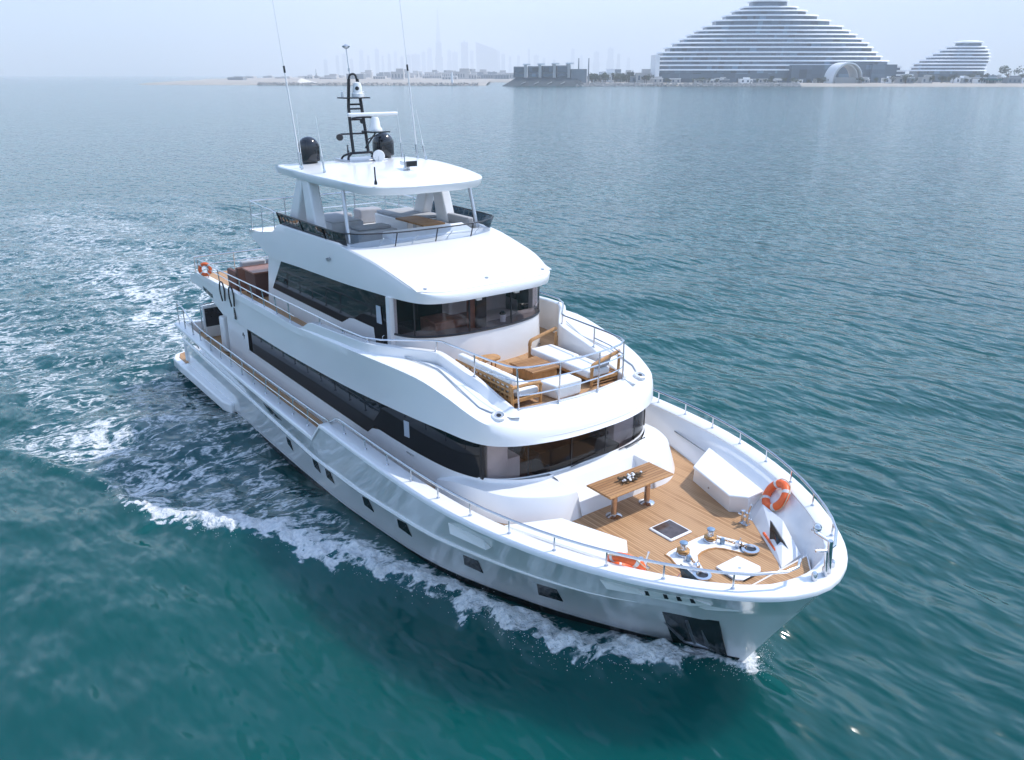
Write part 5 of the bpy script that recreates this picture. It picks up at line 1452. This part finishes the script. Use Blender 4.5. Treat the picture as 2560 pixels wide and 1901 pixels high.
def strip(edge, far, h, name, m, j=0.0):
    rows = []
    rnd = random.Random(name)
    for l, d in edge:
        k = rnd.uniform(-1, 1) * j
        rows.append([G(l, d + k, -.6), G(l, d + k + 3, .25), G(l, d + k + 10, h * .5), G(l, d + k + 28, h), G(l + (l * .3), far, h * 1.3)])
    o = MB().loft(rows).build(name, m, smooth=60); o['kind'] = 'structure'
    return o
strip([(lat(px, d), d) for px, d in ((1395, 850), (1430, 842), (1500, 838), (1600, 838), (1800, 838), (1960, 832), (2010, 822), (2080, 815), (2200, 812), (2350, 808), (2480, 800), (2620, 795), (2800, 790), (3100, 800))], 2600, 2.6, 'shore_ground', 'sand', 1.5)
strip([(lat(px, d), d) for px, d in ((340, 965), (420, 950), (560, 930), (700, 915), (800, 900), (900, 895), (1010, 893), (1100, 890), (1180, 884), (1215, 886))], 1500, 1.7, 'sand_spit', 'sand', 2.0)
strip([(lat(px, d), d) for px, d in ((500, 1500), (700, 1420), (860, 1350), (1000, 1300), (1150, 1290), (1280, 1250), (1420, 1200))], 4200, 3.5, 'far_ground', 'sand', 3.0)
# sand mound
mb = MB(); rows = []
for t in np.linspace(0, 1, 16):
    px = 742 + 62 * t; d = 1000; w = [0, .9, 1, .9, .8, .7, .6, .5, .42, .34, .26, .2, .13, .08, .04, 0][int(round(t * 15))]
    rows.append([G(lat(px, d), d - 12 * w - 1, 1.4), G(lat(px, d), d - 5 * w, 1.4 + 3.2 * w), G(lat(px, d), d + 4 * w, 1.4 + 5.0 * w), G(lat(px, d), d + 15 * w + 1, 1.4)])
o = mb.loft(rows).build('sand_mound', mat('bright_sand', (.66, .62, .55), rough=.95), smooth=50); tag(o, 'bright heap of sand on the low spit at the far left', 'sand heap')

def rocks(name, edge, n, size, label, seed):
    rnd = random.Random(seed); mb = MB(); pts = [Vector((l, d, 0)) for l, d in edge]
    for k in range(n):
        i = rnd.uniform(0, len(pts) - 1.001); a = pts[int(i)]; q = a.lerp(pts[int(i) + 1], i - int(i))
        up = rnd.random(); r = size * rnd.uniform(.5, 1.25)
        c = G(q.x, q.y - 2 + up * 9 + rnd.uniform(-1, 1), up * 2.7 - .1)
        vs = []
        for ax_ in ((1, 0, 0), (-1, 0, 0), (0, 1, 0), (0, -1, 0), (0, 0, 1), (0, 0, -1)):
            vs.append(tuple(c[t] + ax_[t] * r * rnd.uniform(.6, 1.2) + rnd.uniform(-.2, .2) * r for t in range(3)))
        mb.add(vs, [(0, 2, 4), (2, 1, 4), (1, 3, 4), (3, 0, 4), (2, 0, 5), (1, 2, 5), (3, 1, 5), (0, 3, 5)])
    o = mb.build(name, 'rock', smooth=0, fix=False); o['kind'] = 'stuff'; o['label'] = label; o['category'] = 'rocks'
rocks('breakwater', [(lat(px, d), d) for px, d in ((1398, 850), (1430, 842), (1500, 838), (1600, 838), (1800, 838), (1960, 832), (2005, 822))], 2600, 1.1, 'rubble breakwater of grey rocks along the far shore', 3)
rocks('breakwater', [(lat(px, d), d) for px, d in ((640, 920), (700, 915), (800, 900), (900, 895), (1010, 893), (1100, 890), (1195, 884))], 1100, .8, 'low dark line of rocks along the sandy spit', 4)

# terraced hotel
HF = [  # py of the slab, left px, right px
    (4, 1876, 1970), (18.5, 1856, 1996), (27.5, 1836, 2020), (39, 1814, 2050), (51, 1790, 2083), (65, 1767, 2116), (76, 1747, 2134), (86, 1729, 2152), (96.5, 1712, 2167), (107, 1694, 2183), (118, 1676, 2194), (130.5, 1659, 2206), (141, 1651, 2218), (152, 1651, 2236), (163, 1651, 2250), (174.5, 1651, 2256)]
HD = 905.0
def hotel_plan(l0, l1, d0, depth, inset=0.0, n=26):
    c = (l0 + l1) / 2; w = (l1 - l0) / 2 - inset; f = []
    for k in range(n + 1):
        t = -1 + 2 * k / n
        f.append((c + w * t, d0 + inset + (9.0 * (abs(t) ** 2.4)) * min(1, w / 60) + 4 * abs(t) ** 12))
    b = [(c + w * t, d0 + depth - inset - 10 * abs(t) ** 3) for t in (1, .6, 0, -.6, -1)]
    return f + b
def gprism(mb, plan, z0, z1):
    n = len(plan)
    vs = [G(l, d, z0) for l, d in plan] + [G(l, d, z1) for l, d in plan]
    return mb.add(vs, [tuple(range(n))[::-1], tuple(range(n, 2 * n))] + [(i, (i + 1) % n, n + (i + 1) % n, n + i) for i in range(n)])
def hotel(name, label, floors, HD, base_px, depth0, base_m='hbase', dome=True):
    lc = lat((floors[-1][1] + floors[-1][2]) / 2, HD)
    t = thing(name, label, 'hotel', G(lc, HD, 2.5))
    zs = [hz(f[0], HD) for f in floors]
    for i, (py, a, b) in enumerate(floors):
        l0, l1 = lat(a, HD), lat(b, HD); dep = depth0 * (.45 + .55 * (i + 1) / len(floors)); d0 = HD + (len(floors) - i) * .9
        pl_ = hotel_plan(l0, l1, d0, dep)
        z = zs[i]; zn = zs[i + 1] if i + 1 < len(floors) else z - 4.2
        mb = MB()
        if i == 0 and dome:
            n_ = len(pl_); c = np.mean(np.array(pl_), 0); rows = []
            for k, (kk, dz) in enumerate(((1, -.9), (1, .2), (.92, .7), (.75, 1.2), (.45, 1.6), (.12, 1.75))):
                rows.append([G(c[0] + (l - c[0]) * kk, c[1] + (d - c[1]) * kk, z + dz) for l, d in pl_])
            mb.loft(rows, closed=True, caps=True).build('roof', 'hwhite', t, smooth=50)
        else:
            up_ = hotel_plan(l0, l1, d0, dep, .8)
            mb.loft([[G(l, d, z - .95) for l, d in pl_], [G(l, d, z - .55) for l, d in pl_], [G(l, d, z + .6) for l, d in up_]], closed=True, caps=True).build('balcony_band', 'hwhite', t, smooth=0)
        top = z - .95; bot = zn + .6
        gprism(MB(), hotel_plan(l0, l1, d0, dep, 1.6), bot - .02, top + .02).build('window_band', 'hglass', t, smooth=0)
    l0, l1 = lat(base_px[0], HD), lat(base_px[1], HD)
    gprism(MB(), hotel_plan(l0, l1, HD + 1.5, depth0, 1.0), 2.0, zs[-1] - 4.2 + .78).build('ground_floor', base_m, t, smooth=0)
    return t
h = hotel('terraced_hotel', 'huge white terraced hotel stepping up to a rounded top above the far shore', HF, HD, (1651, 2200), 70)
for px0, px1, py0, py1, dd in ((1978, 2110, 163, 196, -7), (2178, 2240, 162, 200, -9), (2090, 2180, 158, 196, -3)):
    gbox(MB(), lat(px0, HD + dd), lat(px1, HD + dd), HD + dd, HD + 20, 2.2, hz(py0, HD)).build('podium', 'hbase', h, smooth=0)
for px0, px1, py in ((2214, 2252, 168), (2224, 2266, 178), (2230, 2284, 188)):
    gbox(MB(), lat(px0, HD - 8), lat(px1, HD - 8), HD - 8, HD + 18, hz(py + 2, HD), hz(py - 2, HD)).build('terrace_slab', 'hwhite', h, smooth=0)
    gbox(MB(), lat(px0 + 2, HD - 6), lat(px1 - 4, HD - 6), HD - 6, HD + 16, 2.2, hz(py + 2, HD)).build('terrace_glazing', 'hbase', h, smooth=0)
gbox(MB(), lat(1640, HD), lat(1650, HD), HD + 6, HD + 40, 2.2, hz(137, HD)).build('stair_tower', 'hwhite', h, smooth=0)
S9 = [(106, 2394, 2462), (117, 2376, 2474), (125, 2362, 2482), (133.5, 2348, 2486), (142, 2334, 2487), (150.5, 2320, 2486), (159, 2309, 2482), (167.5, 2306, 2479), (176, 2304, 2478)]
hotel('round_hotel', 'smaller rounded white terraced hotel to the right of the huge one', S9, 960.0, (2306, 2476), 45)
# arched pavilion
pv = thing('arched_pavilion', 'white arched canopy pavilion in front of the huge hotel', 'pavilion', G(lat(2117, 850), 850, 2.5))
for r0, dz, dd in ((1.0, 0, 0), (.8, -1.5, 4)):
    rows = []
    for k in range(17):
        a = pi * k / 16; c = lat(2117, 850); rr = lat(2154, 850) - c
        for_ = [(c - rr * r0 * cos(a) * (1 + .0), 2.4 + (hz(156, 850) - 2.4 + dz) * sin(a) ** .8)]
        l_, z_ = for_[0]
        rows.append([G(l_, 846 + dd, z_), G(l_, 846 + dd, z_ - 1.4), G(l_, 872, z_ - 1.2), G(l_, 872, z_)])
    MB().loft(rows, closed=True, caps=True).build('arch_shell', 'hwhite', pv, smooth=40)
gbox(MB(), lat(2090, 852), lat(2145, 852), 853, 870, 2.4, 8).build('hall', 'bld', pv, smooth=0)
# dark waterfront villa block on a sloping revetment
vb = thing('villa_block', 'dark grey waterfront block of four villas on a sloping dark sea wall', 'building', G(lat(1370, 850), 850, 0))
MB().hexa([G(lat(1252, 838), 838, -.4), G(lat(1466, 838), 838, -.4), G(lat(1466, 880), 880, -.4), G(lat(1262, 880), 880, -.4)], [G(lat(1290, 850), 851, 7.6), G(lat(1440, 850), 851, 7.6), G(lat(1466, 880), 880, 7.6), G(lat(1290, 880), 880, 7.6)]).build('sea_wall', 'revet', vb, smooth=0)
for k in range(4):
    a = 1300 + k * 33
    MB().hexa([G(lat(a, 842), 841.5, 1.2), G(lat(a + 14, 842), 841.5, 3.4), G(lat(a + 14, 842), 843.4, 3.6), G(lat(a, 842), 843.4, 1.4)], [G(lat(a, 842), 841.5, 1.7), G(lat(a + 14, 842), 841.5, 4.0), G(lat(a + 14, 842), 843.4, 4.2), G(lat(a, 842), 843.4, 1.9)]).build('outfall_ramp', 'bld', vb, smooth=0)
    b = 1284 + k * 36
    w_ = gbox(MB(), lat(b, 852), lat(b + 34, 852), 852, 876, 7.6, hz(167 - k, 852)).build('villa', 'bldg', vb, smooth=0)
    gbox(MB(), lat(b + 2, 851), lat(b + 27, 851), 850.8, 852.2, 12.4, hz(170 - k, 852)).build('window', 'hbase', w_, smooth=0)
    gbox(MB(), lat(b + 2, 851), lat(b + 27, 851), 850.6, 852.2, 8.6, 11.4).build('window', 'hbase', w_, smooth=0)
    gbox(MB(), lat(b + 24, 852), lat(b + 42, 852), 850, 872, hz(163 - k, 852), hz(160 - k, 852)).build('roof_canopy', 'hwhite', w_, smooth=0)
    gbox(MB(), lat(b + 26, 852), lat(b + 33, 852), 850.4, 870, 7.6, hz(163 - k, 852)).build('stair_core', 'bld', w_, smooth=0)
gbox(MB(), lat(1428, 850), lat(1467, 850), 850, 878, 2, hz(173, 850)).build('end_block', 'bldg', vb, smooth=0)
for px, tp in ((1446, 146), (1471, 146)):
    o = MB().tube([G(lat(px, 900), 900, 2.4), G(lat(px, 900), 900, hz(tp, 900))], [.9, .5], 8).build('chimney_mast', 'bldg'); tag(o, 'slim grey mast rising %s the dark villa block' % ('behind' if px < 1460 else 'just right of'), 'mast')
o = MB().tube([G(lat(1130, 895), 895, 1.7), G(lat(1130, 895), 895, 10.5), G(lat(1130, 895), 895, 13.2)], [1.3, .9, .3], 10).build('beacon', 'hwhite'); tag(o, 'small white beacon at the end of the low rocky spit', 'beacon')
o = MB().tube([G(lat(790, 1600), 1600, 3), G(lat(790, 1600), 1600, 20)], [.9, .4], 6).tube([G(lat(782, 1600), 1600, 3), G(lat(792, 1600), 1600, 12)], .6, 6).tube([G(lat(800, 1600), 1600, 3), G(lat(790, 1600), 1600, 10)], .6, 6).build('crane', 'bldg'); tag(o, 'spindly crane beyond the bright sand heap', 'crane')

# low buildings behind the shore
rnd = random.Random(21)
def lowrise(px, d, w, h, m, label, group):
    z0 = 2.2; l = lat(px, d); n = rnd.randint(1, 3)
    t = thing('low_building', label, 'building', G(l, d, z0), group)
    mb = gbox(MB(), l - w / 2, l + w / 2, d, d + w * .8, z0, z0 + h)
    if n > 1: gbox(mb, l - w * .1, l + w * .45, d + 1.2, d + w * .6, z0 + h + .02, z0 + h * 1.4)
    b = mb.build('wall', m, t, smooth=0)
    gbox(MB(), l - w / 2 - .3, l + w / 2 + .3, d - .3, d + w * .8, z0 + h, z0 + h + .35).build('roof', 'hwhite' if rnd.random() < .5 else 'bld', t, smooth=0)
    nw = max(2, int(w / 4))
    for k in range(min(nw, 5)):
        x = l - w / 2 + (k + .5) * w / nw
        gbox(MB(), x - .9, x + .9, d - .12, d + .1, z0 + h * .3, z0 + h * .75).build('window', 'hbase', t, smooth=0)
for k in range(34):
    px = rnd.uniform(1478, 1650); d = rnd.uniform(900, 1150)
    lowrise(px, d, rnd.uniform(8, 18), rnd.uniform(4, 10), rnd.choice(['bld', 'bldg', 'hwhite']), 'small low building in the strip between the villa block and the huge hotel', 'low buildings left of the hotel')
for k in range(30):
    px = rnd.uniform(1660, 2075); d = rnd.uniform(858, 890)
    lowrise(px, d, rnd.uniform(4, 11), rnd.uniform(2.2, 4.5), rnd.choice(['bld', 'bld', 'hwhite', 'bldg']), 'small beach cabin in front of the huge hotel', 'beach cabins in front of the hotel')
for k in range(30):
    px = rnd.uniform(2160, 2570); d = rnd.uniform(835, 890)
    lowrise(px, d, rnd.uniform(5, 13), rnd.uniform(2.5, 6), rnd.choice(['bld', 'hwhite', 'bldg']), 'small low beach building at the far right shore', 'beach buildings at the right')
for k in range(90):
    px = rnd.uniform(880, 1285) if k % 6 else rnd.uniform(560, 900); d = rnd.uniform(1350, 2600)
    lowrise(px, d, rnd.uniform(12, 30), rnd.uniform(5, 14) * (1 if px > 880 else .5), rnd.choice(['bld', 'bld', 'bldg']), 'hazy low house in the built-up strip behind the sandy spit', 'hazy houses behind the spit')
o = thing('green_awning', 'dark green flat awning on the beach at the far right', 'awning', G(lat(2490, 830), 830, 2.4))
gbox(MB(), lat(2472, 830), lat(2508, 830), 830, 838, 5.4, 6.6).build('canopy', mat('green_canvas', (.01, .12, .12), rough=.7), o, smooth=0)
for px in (2474, 2490, 2506): MB().tube([G(lat(px, 831), 831, 2.2), G(lat(px, 831), 831, 5.4)], .2, 6).build('post', 'bld', o)

# trees: trunk, limbs and a crown of small leaf clumps
def crown_mesh(seed, R, H, n):
    rnd = random.Random(seed); mb = MB()
    lobes = [(rnd.gauss(0, .42) * R, rnd.gauss(0, .42) * R, H * rnd.uniform(.5, .95), R * rnd.uniform(.32, .55)) for _ in range(9)]
    for k in range(n):
        cx, cy, cz, r = rnd.choice(lobes)
        v = Vector((rnd.gauss(0, 1), rnd.gauss(0, 1), rnd.gauss(0, .8))).normalized() * r * rnd.uniform(.6, 1.05)
        c = Vector((cx, cy, cz)) + v; s = R * rnd.uniform(.06, .13)
        a = Vector((rnd.gauss(0, 1), rnd.gauss(0, 1), rnd.gauss(0, 1))).normalized(); b = a.orthogonal().normalized()
        mb.add([c + a * s, c + b * s, c - a * s, c - b * s * .8], [(0, 1, 2, 3)])
    return mb
def trunk_mesh(R, H):
    mb = MB().tube([(0, 0, 0), (.1, 0, H * .35), (0, .1, H * .6)], [R * .09, R * .065, R * .04], 8)
    for k in range(5):
        a = k * 1.3; mb.tube([(0.05, 0, H * (.3 + .05 * k)), (R * .35 * cos(a), R * .35 * sin(a), H * (.6 + .05 * k))], [R * .04, R * .015], 5)
    return mb
protos = []
for sd in range(4):
    cmesh = crown_mesh(sd, 3.6, 7.0, 420); tmesh = trunk_mesh(3.6, 7.0)
    c_ = cmesh.build('crown', 'foliage', None, smooth=0, fix=False); t_ = tmesh.build('trunk', 'trunk', None)
    protos.append((c_.data, t_.data))
    bpy.data.objects.remove(c_); bpy.data.objects.remove(t_)
def tree(px, d, s, label, group):
    t = thing('tree', label, 'tree', G(lat(px, d), d, 2.3), group)
    t.scale = (s, s, s * rnd.uniform(.8, 1.15)); t.rotation_euler = (0, 0, rnd.uniform(0, 6))
    pc, pt = rnd.choice(protos)
    for nm, md in (('crown', pc), ('trunk', pt)):
        o = bpy.data.objects.new(nm, md); COL.objects.link(o); o.parent = t
for k in range(55):
    px = rnd.uniform(1478, 1650); tree(px, rnd.uniform(890, 1000), rnd.uniform(.7, 1.5), 'dusty green tree among low buildings left of the huge hotel', 'trees left of the hotel')
for k in range(40):
    px = rnd.uniform(1655, 2090); tree(px, rnd.uniform(852, 886), rnd.uniform(.4, .85), 'small tree or shrub on the beach front of the huge hotel', 'shrubs in front of the hotel')
for k in range(60):
    px = rnd.uniform(2150, 2580); tree(px, rnd.uniform(835, 930), rnd.uniform(.5, 1.2), 'tree on the far right shore around the rounded hotel', 'trees at the right shore')
tree(2521, 900, 2.6, 'big round-crowned tree standing above the others at the far right', None)
t_ = [o for o in bpy.data.objects if o.get('label', '').startswith('big round-crowned')][0]
if 'group' in t_: del t_['group']

# hazy skyline
def tower(px, w, top, d, label, group='hazy city towers', tiers=1):
    l = lat(px, d); W = w / 2207 * d; z = hz(top, d)
    t = thing('tower', label, 'tower', G(l, d, 2), group)
    zz_ = 2.0
    for k in range(tiers):
        z1 = 2 + (z - 2) * ((k + 1) / tiers) ** .8; ww = W * (1 - .22 * k)
        gbox(MB(), l - ww / 2, l + ww / 2, d + 3 * k, d + ww, zz_, z1).build('shaft', 'tower', t, smooth=0); zz_ = z1
    gbox(MB(), l - W * .12, l + W * .05, d + W * .3, d + W * .5, z, z + (z * .06)).build('spire', 'tower', t, smooth=0)
for px, w, top in ((815, 8, 150), (845, 7, 140), (862, 9, 136), (880, 7, 148), (905, 11, 127), (922, 7, 140), (944, 9, 124), (958, 6, 140), (974, 8, 136), (990, 8, 130), (1006, 7, 142), (1022, 10, 139), (1040, 20, 137), (1060, 9, 131), (1075, 13, 122), (1124, 12, 127), (1138, 13, 131), (1180, 8, 128), (1232, 11, 121), (1246, 9, 129), (1258, 9, 136), (1275, 8, 142), (1296, 7, 140), (1322, 6, 124), (1340, 12, 139), (1360, 7, 146), (1385, 8, 150), (1431, 8, 123), (1452, 9, 140), (1490, 16, 131), (1525, 17, 122), (1545, 9, 136), (1570, 9, 145)):
    tower(px, w, top, 9000 + rnd.uniform(-600, 900), 'faint hazy tower on the distant city skyline', tiers=rnd.randint(1, 2))
tower(1162, 17, 107, 8200, 'broad bluish tower with a flat top right of the tallest spire', None)
tower(1098, 18, 108, 8300, 'stepped block at the foot of the tallest spire', None, 2)
sl = thing('tower', 'sail-shaped slab with a sloping top at the right of the skyline cluster', 'tower', G(lat(1215, 8100), 8100, 2))
dS = 8100
MB().hexa([G(lat(1192, dS), dS, 2), G(lat(1246, dS), dS, 2), G(lat(1246, dS), dS + 60, 2), G(lat(1192, dS), dS + 60, 2)], [G(lat(1190, dS), dS, hz(106, dS)), G(lat(1243, dS), dS, hz(126, dS)), G(lat(1243, dS), dS + 60, hz(126, dS)), G(lat(1190, dS), dS + 60, hz(106, dS))]).build('shaft', 'tower', sl, smooth=0)
bk = thing('needle_tower', 'very tall needle-like tower fading into the haze', 'tower', G(lat(1098, 10200), 10200, 2))
dB = 10200; zt = hz(22, dB); pr = []
for k in range(9):
    z = zt * (k / 9.5); r = 48 * (1 - k / 9.5) ** 1.15 + 4
    pr += [(r, z), (r * .93, zt * ((k + .95) / 9.5))]
pr += [(3, zt * .96), (1.2, zt)]
MB().lathe(pr, G(lat(1098, dB), dB, 0), 9).build('shaft', 'tower', bk, smooth=0)

# ================================================================== HAZE
hb = MB().box(-12900, 12900, -12900, 12900, -1.6, 900)
haze = hb.build('haze', None or 'gel', None, smooth=0)
haze.data.materials.clear()
m, nt, p = new_mat('haze_air'); nt.nodes.remove(p)
v = N(nt, 'ShaderNodeVolumePrincipled')
v.inputs['Color'].default_value = (.965, .98, 1.0, 1)
v.inputs['Density'].default_value = 2.9e-4
v.inputs['Anisotropy'].default_value = 0.0
nt.links.new(v.outputs[0], nt.nodes['Material Output'].inputs['Volume'])
haze.data.materials.append(m)
haze['kind'] = 'stuff'
